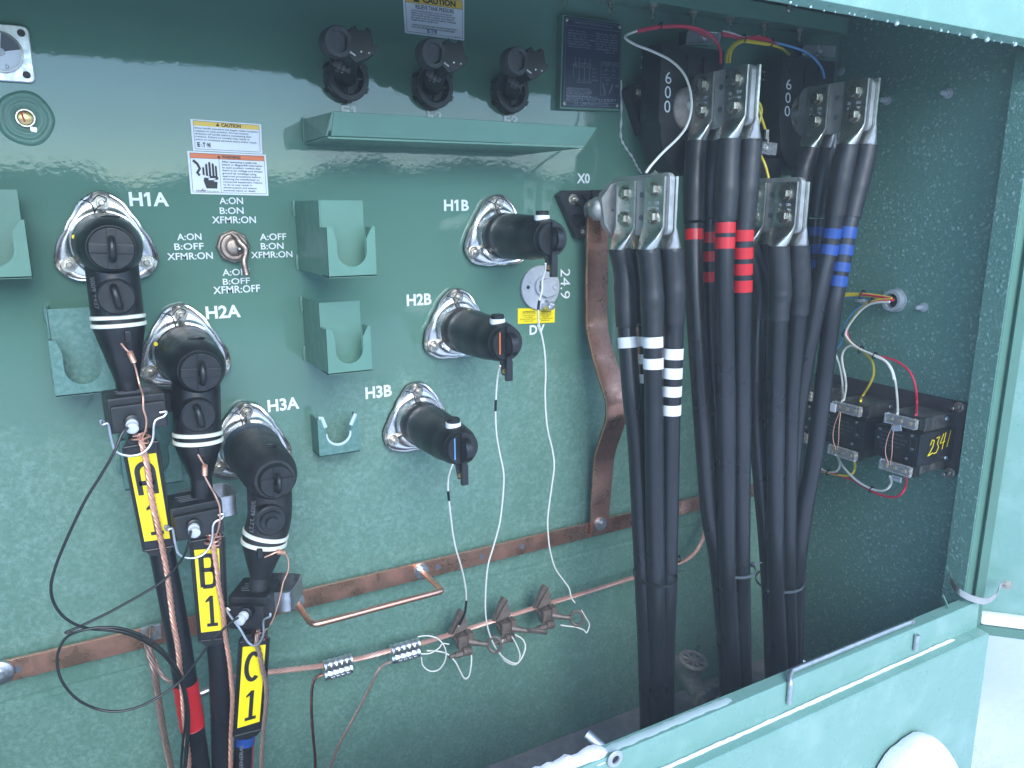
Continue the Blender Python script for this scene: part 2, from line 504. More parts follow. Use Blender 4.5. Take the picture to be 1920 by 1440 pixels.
M['wire_black'] = mat("black_wire", (0.012, 0.014, 0.014), 0.35)
M['tie_grey'] = mat("grey_tie", (0.075, 0.09, 0.10), 0.4)
M['grey_cast'] = metal("grey_cast", (0.46, 0.49, 0.52), 0.5, (0.38, 0.41, 0.44), 50, 0.1, metallic=0.35)
M['pvc'] = mat("grey_pvc", (0.34, 0.38, 0.40), 0.45)
M['fuse_grey'] = rubber('fuse_resin', (0.030, 0.033, 0.037), 0.5, 0.8, (0.09, 0.095, 0.10), 25)
def clear(name, c=(0.9, 0.92, 0.92), tr=0.85, rough=0.15):
    m = mat(name, c, rough, ior=1.3); m.node_tree.nodes["Principled BSDF"].inputs["Transmission Weight"].default_value = tr
    return m
M['clear'] = clear("clear_plastic")
M['frost_plug'] = clear("clear_plug", (0.82, 0.84, 0.84), 0.35, 0.3)
def snow_mat():
    m = mat("snow", (0.93, 0.90, 0.915), 0.75); t = NT(m)
    t.b.inputs["Subsurface Weight"].default_value = 0.15
    t.b.inputs["Subsurface Radius"].default_value = (0.05, 0.06, 0.08)
    h = t.math('ADD', t.noise(3.0, 5, 0.6), t.math('ADD', t.math('MULTIPLY', t.noise(45, 5, 0.7), 0.22), t.math('MULTIPLY', t.noise(260, 3), 0.05)))
    t.set(Normal=t.bump(h, 0.5, 0.03))
    return m
M['snow'] = snow_mat()
M['ice'] = mat('ice', (0.50, 0.66, 0.66), 0.15)
M['rime_thin'] = mat('thin_rime', (0.48, 0.60, 0.58), 0.7)
def frost_white():
    m = mat("rime", (0.76, 0.82, 0.84), 0.7); t = NT(m)
    t.set(Normal=t.bump(t.noise(180, 3), 0.5, 0.002))
    return m
M['rime'] = frost_white()
def concrete():
    m = mat("concrete", (0.24, 0.22, 0.21), 0.85); t = NT(m)
    t.set(Base_Color=t.mix(t.map(t.noise(30, 5), 0.35, 0.7), (0.22, 0.20, 0.195), (0.30, 0.28, 0.27)), Normal=t.bump(t.noise(120, 3), 0.3, 0.002))
    return m
M['concrete'] = concrete()

def proj(p):
    q = Vector((p.x, D - p.y, p.z)); c = q.dot(FW)
    return 960 + F * q.dot(RT) / c, 720 - F * q.dot(UP) / c
def cut(path, v0, v1):                  # the stretch of a hanging path between two picture heights
    out = []
    vs = [proj(p)[1] for p in path]
    for i in range(len(path) - 1):
        a, b = vs[i], vs[i + 1]
        for v in (v0,):
            if not out and a <= v <= b and b > a:
                out.append(path[i].lerp(path[i + 1], (v - a) / (b - a)))
        if out and a > v0 and a < v1: out.append(path[i])
        if out and a <= v1 <= b and b > a:
            out.append(path[i].lerp(path[i + 1], (v1 - a) / (b - a))); break
    return out
def px(pts, d=None, n=8):               # smooth path through seen points (u, v, distance from the wall)
    return spline([P(q[0], q[1], q[2] if len(q) > 2 else d) for q in pts], n)

# ------------------------------------------------------------------ ground
def ground():
    m = MB(); N = 70
    def ax(lo, hi, c):
        r = []
        for i in range(N + 1):
            t = i / N * 2 - 1
            r.append(c + (hi if t > 0 else lo) * abs(t) ** 3 * (1 if t > 0 else -1) + t * 1.6)
        return r
    xs, ds = ax(12, 12, 0.9), ax(12, 12, 0.9)
    for d in ds:
        for x in xs:
            z = -1.46 + 0.012 * math.sin(x * 5 + d * 3) + 0.012 * math.sin(d * 7 - x * 2.3) + 0.008 * math.sin(x * 13 + d * 11)
            if d < 0.60 and -0.62 < x < 1.87: z = -1.50
            m.v.append(V(x, d, z))
    k = N + 1
    for j in range(N):
        for i in range(N):
            m.f.append((j * k + i, j * k + i + 1, (j + 1) * k + i + 1, (j + 1) * k + i))
    tag(obj("snow_ground", m, M['snow']), None, None, kind="structure")
ground()
def drift(name, x0, x1, d0, d1, fn):
    m = MB(); nx, nd = 70, 50
    for j in range(nd + 1):
        for i in range(nx + 1):
            x = x0 + (x1 - x0) * i / nx; d = d0 + (d1 - d0) * j / nd; m.v.append(V(x, d, fn(x, d)))
    for j in range(nd):
        for i in range(nx): k = j * (nx + 1) + i; m.f.append((k, k + 1, k + nx + 2, k + nx + 1))
    tag(obj(name, m, M['snow']), None, None, kind="structure")
drift("snow_drift", 0.9, 2.3, 0.605, 1.25, lambda x, d: -1.49 + 0.318 * math.exp(-((x - 1.52) / 0.145) ** 4 - ((d - 0.63) / 0.17) ** 2) * (1 + .10 * (x - 1.52) / .145 + .012 * math.sin(x * 31) + .006 * math.sin(x * 67 + d * 40) + .003 * math.sin(x * 151 + d * 90)))
# low wooded rise behind the photographer, seen only as a dark line mirrored in the paint
m = MB(); n = 160; rnd = random.Random(2); lo, hi, bk = [], [], []
for i in range(n + 1):
    a = R(-115 + 230 * i / n); hgt = .52 + .14 * math.sin(i * .21) + .08 * math.sin(i * .83) + rnd.uniform(-.06, .06)
    for L_, rr, z in ((lo, 9.2, -1.5), (hi, 9.9, hgt), (bk, 11.5, -1.5)): L_.append(V(rr * math.sin(a) + 0.5, rr * math.cos(a), z))
for L_ in (lo, hi, bk): m.v += L_
for i in range(n):
    for j in range(2): k = j * (n + 1) + i; m.f.append((k, k + 1, k + n + 2, k + n + 1))
tag(obj("hills", m, mat("wooded_hills", (0.045, 0.055, 0.055), 0.9)), None, None, kind="structure")
m = MB(); m.box2((-0.72, -0.08, -1.47), (1.84, 0.583, -1.382))
tag(obj("concrete_pad", m, M['concrete']), None, None, kind="structure")

# ------------------------------------------------------------------ cabinet
XW, XL, DF = 1.849, -0.60, 0.545
cab = thing("transformer_cabinet", "green painted steel transformer cabinet standing open in the snow, frost on its inside", "cabinet", (0.9, 0.3, -1.38))
cab['org'] = tuple(W((0.9, 0.3, -1.38)))
m = MB()
prof = [(0, 0.50), (0, -0.858), (-0.004, -0.861), (-0.004, -0.866), (0.002, -0.870), (0.002, -1.38), (-0.04, -1.38), (-0.04, 0.50)]
m.rings([[V(XL, d, z) for d, z in prof], [V(XW, d, z) for d, z in prof]])
tank = obj("tank_wall", m, green_tank(), cab, angle=20)
m = MB(); m.box2((XW, -0.04, -1.38), (XW + 0.012, DF - 0.03, 0.50)); obj("side_wall", m, M['side'], cab)
m = MB(); m.box2((XL - 0.012, -0.04, -1.38), (XL, DF - 0.03, 0.50)); obj("side_wall", m, M['paint_matte'], cab)
# top flange of the tank, roof and its front edge
m = MB(); m.box2((XL, 0, 0.437), (1.804, 0.06, 0.476)); obj("top_flange", m, M['paint'], cab, 0.003)
m = MB(); m.box2((XL - 0.02, -0.04, 0.50), (1.87, DF - 0.012, 0.512)); obj("roof", m, M['paint_matte'], cab)
m = MB()
pr = [(0.530, 0.326), (0.536, 0.322), (0.556, 0.330), (0.566, 0.52), (0.53, 0.52)]
m.rings([[V(XL - 0.02, d, z) for d, z in pr], [V(2.05, d, z) for d, z in pr]])
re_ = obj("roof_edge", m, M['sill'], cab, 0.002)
m = MB(); x = 1.05
while x < 1.80:
    r = random.choice((0.0018, 0.002, 0.0025, 0.003, 0.0045, 0.0052))
    m.lathe([(-r, r * 0.1), (-r * 0.7, r * 0.75), (0, r), (r * 0.7, r * 0.75), (r, r * 0.1)], (x, 0.540 + random.uniform(-0.004, 0.006), 0.323 - r * 0.3), (0, 0, 1), 10)
    x += random.uniform(0.012, 0.042)
tag(obj("ice_beads", m, M['ice'], re_), None, None, kind="stuff")
m = MB(); g = [V(1.80, 0.50, 0.325), V(1.80, 0.40, 0.325), V(1.80, 0.47, 0.275), V(1.80, 0.50, 0.275)]
m.prism([V(1.775, 0.528, 0.322), V(1.87, 0.528, 0.322), V(1.87, 0.528, 0.285), V(1.83, 0.528, 0.280), V(1.775, 0.528, 0.268)], (0, 0.006, 0)); gs = obj("corner_gusset", m, M['paint_matte'], cab, 0.001)
m = MB(); m.lathe([(0, 0.009), (0.0015, 0.009)], (1.846, 0.5342, 0.300)); obj("hole", m, M['ink'], gs)
# right corner post: front flange and the lip that turns back
m = MB(); m.box2((1.806, DF - 0.012, -0.985), (1.862, DF, 0.325)); cp = obj("corner_post", m, M['paint'], cab, 0.003)
m = MB(); m.box2((1.801, DF - 0.054, -0.985), (1.8055, DF - 0.001, 0.325)); obj("post_lip", m, M['side'], cp, 0.001)
# front sill: top flange, upright strip, ledge, front face
m = MB()
pr = [(0.533, -0.943), (0.533, -0.940), (0.562, -0.940), (0.564, -0.943), (0.566, -1.008), (0.594, -1.010), (0.597, -1.014), (0.603, -1.46), (0.590, -1.46), (0.584, -1.022), (0.555, -1.02), (0.555, -0.946)]
m.rings([[V(XL, d, z) for d, z in pr], [V(1.838, d, z) for d, z in pr]])
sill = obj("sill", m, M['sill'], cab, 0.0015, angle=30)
def rime_strip(name, x0, x1, d0, d1, z, h, mt, par, seed, stuff=True):
    rnd = random.Random(seed); m = MB(); rs = []; n = max(6, int((x1 - x0) / 0.012))
    for i in range(n + 1):
        x = x0 + (x1 - x0) * i / n; e = min(1, min(i, n - i) / 2 + 0.15)
        a = d0 + rnd.uniform(0, 0.12) * (d1 - d0); b = d1 - rnd.uniform(0, 0.15) * (d1 - d0); hh = h * e * rnd.uniform(0.75, 1.15)
        rs.append([V(x, a, z), V(x, a + (b - a) * 0.2, z + hh * 0.8), V(x, (a + b) / 2, z + hh), V(x, b - (b - a) * 0.2, z + hh * 0.75), V(x, b, z)])
    m.rings(rs); o = obj(name, m, mt, par)
    if stuff: tag(o, None, None, kind="stuff")
    return o
rime_strip("snow_line", XL, 1.74, 0.5655, 0.576, -1.010, 0.006, M['snow'], sill, 3)
rime_strip("rime_patch", 0.72, 1.03, 0.536, 0.560, -0.9405, 0.0018, M['rime_thin'], sill, 5)
rime_strip("snow_patch", 0.20, 0.735, 0.520, 0.566, -0.948, 0.020, M['snow'], sill, 8)
# galvanised rod bent through the sill, and the loose wire at its end
def rod(name, path, r, mt, par): 
    m = MB(); m.tube(path, r, 10); return obj(name, m, mt, par)
a, b = PZ(1477, 1270, -0.930), PZ(1722, 1174, -0.930)
ra = [V(a.x, 0.571, -0.985), V(a.x, 0.571, -0.948), V(a.x + .001, 0.569, -0.938), V(a.x + 0.008, 0.561, -0.932), V(a.x + 0.022, 0.553, -0.930), V(a.x + .05, 0.55, -.930), V(b.x - 0.02, 0.55, -0.930), V(b.x, 0.553, -0.931)]
rod("sill_rod", spline(ra, 5), 0.0055, M['zinc'], sill)
rod("rod_end", [V(b.x + 0.0, 0.5705, -0.952), V(b.x, 0.5705, -0.990)], 0.0055, M['zinc'], sill)
rod("wire_stub", px([(1768, 1116), (1775, 1132), (1779, 1150), (1775, 1166)], 0.545), 0.0022, M['paint'], sill)
h = P(1153, 1423, 0.567)
m = MB(); m.lathe([(0, 0.016), (0.002, 0.0165), (0.004, 0.014), (0.004, 0.008), (-0.004, 0.0075)], (h.x, 0.566, h.z)); hg = obj("grommet", m, M['grey_cast'], sill)
m = MB(); m.lathe([(0.0, 0.0078), (0.0006, 0.0078)], (h.x, 0.566, h.z)); obj("hole", m, M['ink'], hg)
h = P(1118, 1393, 0.515)
m = MB(); m.tube([V(h.x - 0.012, 0.50, h.z + 0.012), V(h.x + 0.012, 0.54, h.z - 0.012)], 0.011, 14); obj("roll_pin", m, M['zinc'], sill)
# the door swung open beyond the post
s45 = math.sqrt(0.5); HX, HD = 1.852, 0.534
def DR(s, t, n=0.0): return V(HX + s * s45 - n * s45, HD + s * s45 + n * s45, t)
m = MB()
def dbox(m, s0, s1, t0, t1, n0, n1):
    m.rings([[DR(s0, t0, n0), DR(s1, t0, n0), DR(s1, t1, n0), DR(s0, t1, n0)], [DR(s0, t0, n1), DR(s1, t0, n1), DR(s1, t1, n1), DR(s0, t1, n1)]])
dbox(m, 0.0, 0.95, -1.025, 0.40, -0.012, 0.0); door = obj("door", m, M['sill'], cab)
m = MB(); dbox(m, 0.0, 0.95, -1.028, -1.005, 0.0005, 0.030); dbox(m, 0.0, 0.020, -1.0045, 0.40, 0.0005, 0.030); obj("door_lip", m, M['paint'], door, 0.002)
m = MB(); dbox(m, 0.021, 0.9, -1.0045, -0.975, 0.001, 0.026); obj("snow_on_lip", m, M['snow'], door, 0.008)
# stainless strap that stops the door
def band(path, wv, th):
    rs = []
    fr = frames(path)
    for i, p in enumerate(path):
        t = (path[min(i + 1, len(path) - 1)] - path[max(i - 1, 0)]).normalized()
        n = t.cross(Vector(wv)).normalized() * th / 2; w = Vector(wv) / 2
        rs.append([p + n + w, p + n - w, p - n - w, p - n + w])
    return rs
q = px([(1780, 1073, 0.50), (1784, 1090, 0.515), (1800, 1110, 0.54), (1825, 1123, 0.565), (1850, 1127, 0.585), (1868, 1115, 0.597), (1876, 1098, 0.602), (1890, 1096, 0.603)])
m = MB(); m.rings(band(q, (0.002, 0.0, 0.016), 0.0014)); st = obj("door_strap", m, M['tin'], cab)
e = DR(0.075, 0, 0.002); e.z = P(1888, 1097, 0.60).z
m = MB(); m.hexbolt(P(1888, 1097, 0.603), (-s45, s45, 0), 0.008, 0.007, 0.006); obj("strap_bolt", m, M['nut'], st)

# stencilled lettering on the tank
def stencil(s, x0, y0, x1, y1, bold=0.022, d=0.0012, name="stencil"):
    LL, LR = P(x0, y1, d), P(x1, y1, d)
    a, b = P(x0, y0, d), P(x1, y0, d)
    zz0 = (LL.z + LR.z) / 2; zz1 = (a.z + b.z) / 2; xa = (LL.x + a.x) / 2; xb = (LR.x + b.x) / 2
    m = MB(); text_box(m, s, V(xa, d, zz0), V(xb, d, zz0), V(xa, d, zz1), bold)
    o = obj(name, m, M['paint_white'], cab, flat=True)
for s, *b in [("H1A", 242, 360.4, 316, 386.7), ("H2A", 385.6, 572.5, 451, 596.7), ("H3A", 501.5, 746.5, 561, 770),
              ("H1B", 832.5, 374.4, 879, 395.4), ("H2B", 762.5, 550.6, 809, 572.5), ("H3B", 685, 723, 734.5, 746),
              ("X0", 1081.7, 325, 1106, 344), ("DV", 993, 609, 1021, 627), ("F1", 640, 198, 668, 219), ("F2", 801, 208, 829, 229), ("F3", 945, 217, 971, 237),
              ("X1", 1201, 107, 1224, 129), ("X3", 1416, 132, 1438, 151)]:
    stencil(s, *b, bold=0.03)
for s, *b in [("A:ON", 411.3, 370, 455.6, 382.9), ("B:ON", 412, 388.7, 456.7, 401.3), ("XFMR:ON", 397.5, 405.6, 479.8, 418.8),
              ("A:ON", 331.9, 437.7, 377.7, 450.3), ("B:OFF", 326.7, 455.8, 382, 468.3), ("XFMR:ON", 313.3, 473.6, 399, 486.7),
              ("A:OFF", 487, 437.7, 536.7, 450.3), ("B:ON", 489, 455.2, 531.7, 467.5), ("XFMR:ON", 470.5, 471.3, 548.3, 483.5),
              ("A:OFF", 417, 503.9, 468, 516.5), ("B:OFF", 417.7, 521.4, 468.7, 533), ("XFMR:OFF", 399.6, 535.4, 487.7, 549.4)]:
    stencil(s, *b, bold=0.012)
m = MB()                                       # 24.9 stands on its side, read downwards
a, b, c = P(1069, 504, 0.0012), P(1051, 504, 0.0012), P(1051, 560, 0.0012)
text_box(m, "24.9", b, c, a, 0.0)
obj("stencil", m, M['paint_white'], cab, flat=True)

# ------------------------------------------------------------------ welded shelf and elbow pockets
sh = thing("drip_shelf", "long green folded steel drip shelf below the three fuse holders", "shelf", (0.66, 0.08, 0.118))
def sheetprism(pts, n, th):                    # thin plate from an outline
    m = MB(); m.prism(pts, Vector(n).normalized() * th); return m
m = sheetprism([V(0.404, 0.148, 0.1195), V(0.920, 0.160, 0.121), V(0.938, 0.176, 0.156), V(0.404, 0.169, 0.157)], (0, -1, 0.3), 0.003); obj("front_lip", m, M['paint'], sh, 0.0008)
m = sheetprism([V(0.398, 0, 0.118), V(0.398, 0.1475, 0.118), V(0.918, 0.158, 0.120), V(0.90, 0, 0.118)], (0, 0, -1), 0.003); obj("tray", m, M['paint'], sh)
m = sheetprism([V(0.398, 0.0, 0.1195), V(0.398, 0.1465, 0.1195), V(0.404, 0.1675, 0.156), V(0.398, 0.0, 0.159)], (-1, 0, 0), 0.003); obj("end_plate", m, M['paint'], sh)
m = MB(); m.tube([V(0.397, 0.003, 0.118), V(0.3965, 0.005, 0.138), V(0.397, 0.003, 0.162)], 0.004, 8); obj("weld", m, M['paint'], sh)

def pocket(label, xa, xb, zt, zf, zb, db, df, mt, snowy=False, back=True):
    t = thing("elbow_pocket", label, "bracket", ((xa + xb) / 2, df / 2, zb), "elbow pockets welded to the tank wall")
    cx, w = (xa + xb) / 2, xb - xa
    r = w * 0.31; zc = zb + 0.017 + r
    arc = [V(cx + r * math.cos(a), df, zc + r * math.sin(a)) for a in [math.pi + math.pi * i / 14 for i in range(15)]]
    zt2 = zf - 0.020
    left = [V(xa, df, zf), V(xa + w * 0.11, df, zf), V(cx - r, df, zt2)] + arc + [V(cx + r, df, zt2), V(xb - w * 0.06, df, zf), V(xb, df, zf), V(xb, df, zb), V(xa, df, zb)]
    # front plate as two halves so that each face stays convex enough to fill
    m = MB(); n = len(arc)
    out = []
    inner = [V(cx - r, df, zt2)] + arc + [V(cx + r, df, zt2)]
    outer = [V(xa, df, zt2)] + [V(xa, df, zb + (zt2 - zb) * (1 - i / 6)) for i in range(1, 6)] + [V(xa + w * i / 5, df, zb) for i in range(0, 6)] + [V(xb, df, zb + (zt2 - zb) * i / 6) for i in range(1, 6)] + [V(xb, df, zt2)]
    k = len(inner)
    outer = [outer[round(i * (len(outer) - 1) / (k - 1))] for i in range(k)]
    for i in range(k - 1):
        m.prism([outer[i], outer[i + 1], inner[i + 1], inner[i]], (0, -0.003, 0)) if (outer[i] - outer[i + 1]).length > 1e-6 else m.prism([outer[i], inner[i + 1], inner[i]], (0, -0.003, 0))
    m.prism([V(xa, df, zf), V(xa + w * 0.11, df, zf), V(cx - r, df, zt2), V(xa, df, zt2)], (0, -0.003, 0))
    m.prism([V(cx + r, df, zt2), V(xb - w * 0.06, df, zf), V(xb, df, zf), V(xb, df, zt2)], (0, -0.003, 0))
    obj("front_plate", m, mt, t, flat=True)
    if back:
        m = MB(); m.box2((xa + 0.002, db - 0.003, zb), (xb - 0.006, db, zt)); obj("back_plate", m, mt, t)
    for xx, s in ((xa, -1), (xb - 0.003, 1)):
        m = MB(); m.box2((xx, 0 if s < 0 else db, zb), (xx + 0.003, df - 0.0005, zf - 0.001))
        if s < 0 and back: m.box2((xx, 0, zf - 0.001), (xx + 0.003, db, zt))
        obj("side_plate", m, mt, t)
    m = MB(); m.box2((xa, db if back else 0, zb - 0.001), (xb, df, zb + 0.002)); obj("bottom_plate", m, mt, t)
    if back:
        for zz in (zt - 0.014, zb + 0.014):
            m = MB(); m.tube([V(xa - 0.001, 0.002, zz - 0.014), V(xa - 0.003, 0.004, zz), V(xa - 0.001, 0.002, zz + 0.014)], 0.0035, 8); obj("weld", m, mt, t)
    if snowy:
        m = MB(); m.tube([p + V(0, -0.003, 0.0025) for p in arc], 0.0032, 6)
        m.tube([V(xa + w * .03, df - 0.002, zf + 0.002), V(xa + w * 0.11, df - 0.002, zf + 0.002), V(cx - r, df - 0.002, zt2 + 0.002)], 0.004, 6)
        m.tube([V(cx + r, df - 0.002, zt2), V(xb - w * 0.06, df - 0.002, zf + 0.002)], 0.004, 6)
        obj("rime", m, M['rime_thin'], t)
    return t
pocket("highest green steel elbow pocket in the middle column, right of the switch", 0.371, 0.455, 0.012, -0.032, -0.116, 0.165, 0.206, M['paint'])
pocket("green steel elbow pocket, second down in the middle column, left of H2B", 0.374, 0.456, -0.168, -0.211, -0.294, 0.121, 0.158, M['paint'])
pocket("shallow green elbow pocket with white rime along its U cut, between H3A and H3B", 0.377, 0.459, -0.36, -0.404, -0.481, 0.02, 0.052, M['frosted'], True, back=False)
pocket("green steel elbow pocket cut off by the left edge of the photo", -0.155, -0.062, 0.027, -0.018, -0.105, 0.05, 0.10, M['paint'])
pocket("green steel elbow pocket behind the cone of the H1A elbow", -0.052, 0.034, -0.160, -0.205, -0.296, 0.06, 0.10, M['frosted'])
pocket("green elbow pocket mostly hidden behind the A1 and B1 cable tags", 0.03, 0.121, -0.338, -0.382, -0.470, 0.06, 0.10, M['frosted'])

# ------------------------------------------------------------------ high voltage bushings
BX = {'H1A': (0.0475, -0.059), 'H2A': (0.153, -0.2535), 'H3A': (0.2525, -0.4475), 'H1B': (0.80, -0.059), 'H2B': (0.701, -0.2535), 'H3B': (0.6035, -0.4475)}
def tri_ring(d, r, bl, cx, cz, n=72, wob=1.0):
    out = []
    for k in range(n):
        a = 6.283185 * k / n
        rr = r * (1 + bl * (0.150 * math.cos(3 * a) + 0.014 * math.cos(6 * a)) + wob * bl * 0.010 * math.sin(13 * a + cx * 40))
        out.append(V(cx + rr * math.sin(a), d, cz + rr * math.cos(a)))
    return out
def bushing(key):
    x, z = BX[key]
    t = thing("bushing", "stainless triangular bushing flange with three nuts, beside the %s lettering" % key, "bushing", (x, 0, z - 0.07), "high voltage bushing flanges")
    m = MB(); m.rings([tri_ring(0.0005, 0.0735, 1, x, z), tri_ring(0.009, 0.0740, 1, x, z), tri_ring(0.010, 0.070, 1, x, z)]); obj("gasket", m, M['rubber'], t)
    m = MB(); m.rings([tri_ring(0.0095, 0.0735, 1, x, z), tri_ring(0.0145, 0.0742, 1, x, z), tri_ring(0.0160, 0.0730, 1, x, z), tri_ring(0.0152, 0.0715, 1, x, z), tri_ring(0.0125, 0.0695, 1, x, z), tri_ring(0.0118, 0.064, .75, x, z), tri_ring(0.0135, 0.0565, .28, x, z), tri_ring(0.020, 0.0510, .03, x, z), tri_ring(0.030, 0.0475, 0, x, z)])
    obj("flange", m, M['steel'], t, angle=60)
    for k in range(3):
        a = k * 2.0944
        m = MB(); m.hexbolt((x + 0.067 * math.sin(a), 0.0128, z + 0.067 * math.cos(a)), (0, 1, 0), 0.0088, 0.008, 0.009, 0.55, 1.4); obj("nut", m, M['nut'], t)
    m = MB(); m.lathe([(0.02, 0.0465), (0.028, 0.0480), (0.046, 0.0480), (0.048, 0.045)], (x, 0, z)); obj("collar", m, M['rubber'], t)
    # the thin wire tied round the top stud
    m = MB()
    m.tube(spline([V(x - 0.030, 0.022, z + 0.072), V(x - 0.016, 0.026, z + 0.066), V(x - 0.012, 0.03, z + 0.05), V(x - 0.010, 0.056, z + 0.036)], 5), 0.0011, 6)
    m.tube(spline([V(x - 0.016, 0.026, z + 0.066), V(x - 0.004, 0.024, z + 0.078), V(x + 0.008, 0.022, z + 0.072), V(x - 0.008, 0.028, z + 0.058), V(x - 0.013, 0.032, z + 0.048)], 5), 0.0010, 6)
    obj("tie_wire", m, M['wire_black'], t)
    return t
for k in BX: bushing(k)

def cap_handle(m, c, r=0.0145, th=0.0055, h=0.024, ang=0.0):    # bail on the face of a plug, standing out along d
    pts = []
    for i in range(13):
        a = math.pi * i / 12
        z = r * math.cos(a); dd = h * math.sin(a) ** 0.6
        pts.append(V(c.x + z * math.sin(ang), c.y + dd, c.z + z * math.cos(ang)))
    m.tube(pts, th, 10)
def plug(par, c, r, ang=0.0, mt='black_plastic', cross=True, name="insulating_plug"):
    m = MB(); m.lathe([(-0.006, r * 1.02), (0.008, r), (0.0105, r * 0.94), (0.0105, 0.001)], c, n=36)
    o = obj(name, m, M[mt], par)
    if cross:
        m = MB()
        for a in (ang, ang + math.pi / 2):
            X = V(math.cos(a), 0, -math.sin(a)); Z = V(math.sin(a), 0, math.cos(a))
            m.box(c + V(0, 0.0115, 0), (r * 1.86, 0.005, r * 0.42 if a == ang else r * 0.36), X, (0, 1, 0), Z)
        cap_handle(m, c + V(0, 0.012, 0), r * 0.46, r * 0.17, r * 0.62, ang)
        obj("handle", m, M[mt], o, 0.001)
    return o

def elbow(key, leg, rings, test, coneend, dcap, blue, lab, yel):
    x, z = BX[key]
    t = thing("elbow_connector", lab, "elbow connector", (x, dcap, P(*coneend).z), "elbow connectors plugged on the A bushings")
    m = MB()
    m.lathe([(0.040, 0.046), (0.045, 0.0500), (0.050, 0.0505), (0.085, 0.0500), (0.10, 0.0488), (0.125, 0.0478), (dcap - 0.040, 0.0455), (dcap - 0.022, 0.0425), (dcap - 0.008, 0.0372), (dcap - 0.002, 0.0335), (dcap - 0.001, 0.0)], (x, 0, z), n=40)
    top = V(x, dcap - 0.052, z)
    L = [top] + [P(*q) for q in leg]
    path = spline(L, 14)
    # radius along the leg, by picture height
    v0 = rings[1] + 4; v1 = coneend[1]
    rs = []
    for p in path:
        v = proj(p)[1]
        rs.append(0.0375 if v < v0 else max(0.0175, 0.0375 - 0.0200 * (v - v0) / (v1 - 10 - v0)))
    m.tube(path, rs, 32)
    body = obj("body", m, M['rubber_dusty'] if blue else M['rubber'], t, angle=50)
    m = MB(); m.lathe([(0.036, 0.046), (0.040, 0.0516), (0.066 if blue else 0.047, 0.0516), (0.070 if blue else 0.05, 0.0505)], (x, 0, z), n=40); obj("cuff", m, M['blue_rubber' if blue else 'rubber'], t)
    plug(t, V(x, dcap, z), 0.0320 if key != 'H3A' else 0.0285, 0.06)
    for v in rings:
        q = cut(path, v - 4.0, v + 4.0)
        if len(q) > 1:
            m = MB(); rr = 0.0396
            m.tube([q[0], q[0].lerp(q[-1], 0.15), q[0].lerp(q[-1], 0.85), q[-1]], [rr - 0.002, rr, rr, rr - 0.002], 32); obj("white_band", m, M['cream'], t)
    c = P(*test)
    m = MB(); m.lathe([(-0.02, 0.0275), (0.004, 0.0265), (0.006, 0.024), (0.006, 0.0)], c, n=28); tc = obj("test_point_cap", m, M['black_plastic'], t)
    m = MB()
    if key == 'H3A': m.lathe([(0.005, 0.019), (0.012, 0.018), (0.012, 0.011), (0.020, 0.0105), (0.021, 0.001)], c, n=24)
    else: cap_handle(m, c + V(0, 0.005, 0), 0.016, 0.0058, 0.015, -0.15)
    obj("pull", m, M['black_plastic'], tc)
    m = MB(); e = P(coneend[0], rings[1] + 22, test[2] - 0.004); m.box(e, (0.009, 0.012, 0.016)); obj("bleed_tab", m, M['rubber'], t, 0.002)
    if yel:
        m = MB(); y = P(*yel); m.lathe([(-0.002, 0.0034), (0.001, 0.0034)], y); obj("yellow_dot", m, M['tag_yellow'], t)
    m = MB(); q = V(x + 0.004, dcap - 0.050, z + 0.0462)
    m.tube([q + V(0.013 * math.cos(a), 0.009 * math.sin(a), -abs(math.cos(a)) ** 2 * 0.0018) for a in [6.2832 * i / 20 for i in range(21)]], 0.0013, 6); obj("moulded_ring", m, M['rubber'], t)
    if key != 'H2A':
        m = MB()                               # raised mould number running down the leg
        u0, va = (168, 520) if key == 'H1A' else (472, 940)
        LLp, LRp = P(u0, va, test[2] - 0.002), P(u0 + (10 if key == 'H1A' else -5), va + 60, test[2] - 0.002)
        ULp = P(u0 + 8, va - 1, test[2] + 0.004)
        text_box(m, "5009 1937" if key == 'H1A' else "5009 2727", LLp, LRp, ULp, 0.0); obj("mould_number", m, M['faint'], t, flat=True)
    return t
elbow('H1A', [(222, 600, .165), (231, 660, .165), (240, 722, .165), (242, 748, .165)], (594, 608), (218, 557, .207), (240, 725, .165), 0.205, False,
      "black elbow connector on H1A with round test plug, highest of the A row", (139, 444, 0.10))
elbow('H2A', [(371, 812, .18), (375, 870, .18), (378, 910, .18), (379, 935, .18)], (812, 825), (372, 779, .222), (378, 905, .18), 0.215, False,
      "black elbow connector on H2A with cream bands tilted up to the right", (292, 645, 0.09))
elbow('H3A', [(506, 960, .19), (496, 1010, .19), (490, 1060, .19), (487, 1090, .19), (486, 1118, .19)], (1000, 1015), (507, 975, .232), (487, 1090, .19), 0.235, True,
      "black elbow connector on H3A with dusty blue grey cuff, lowest of the A row", None)

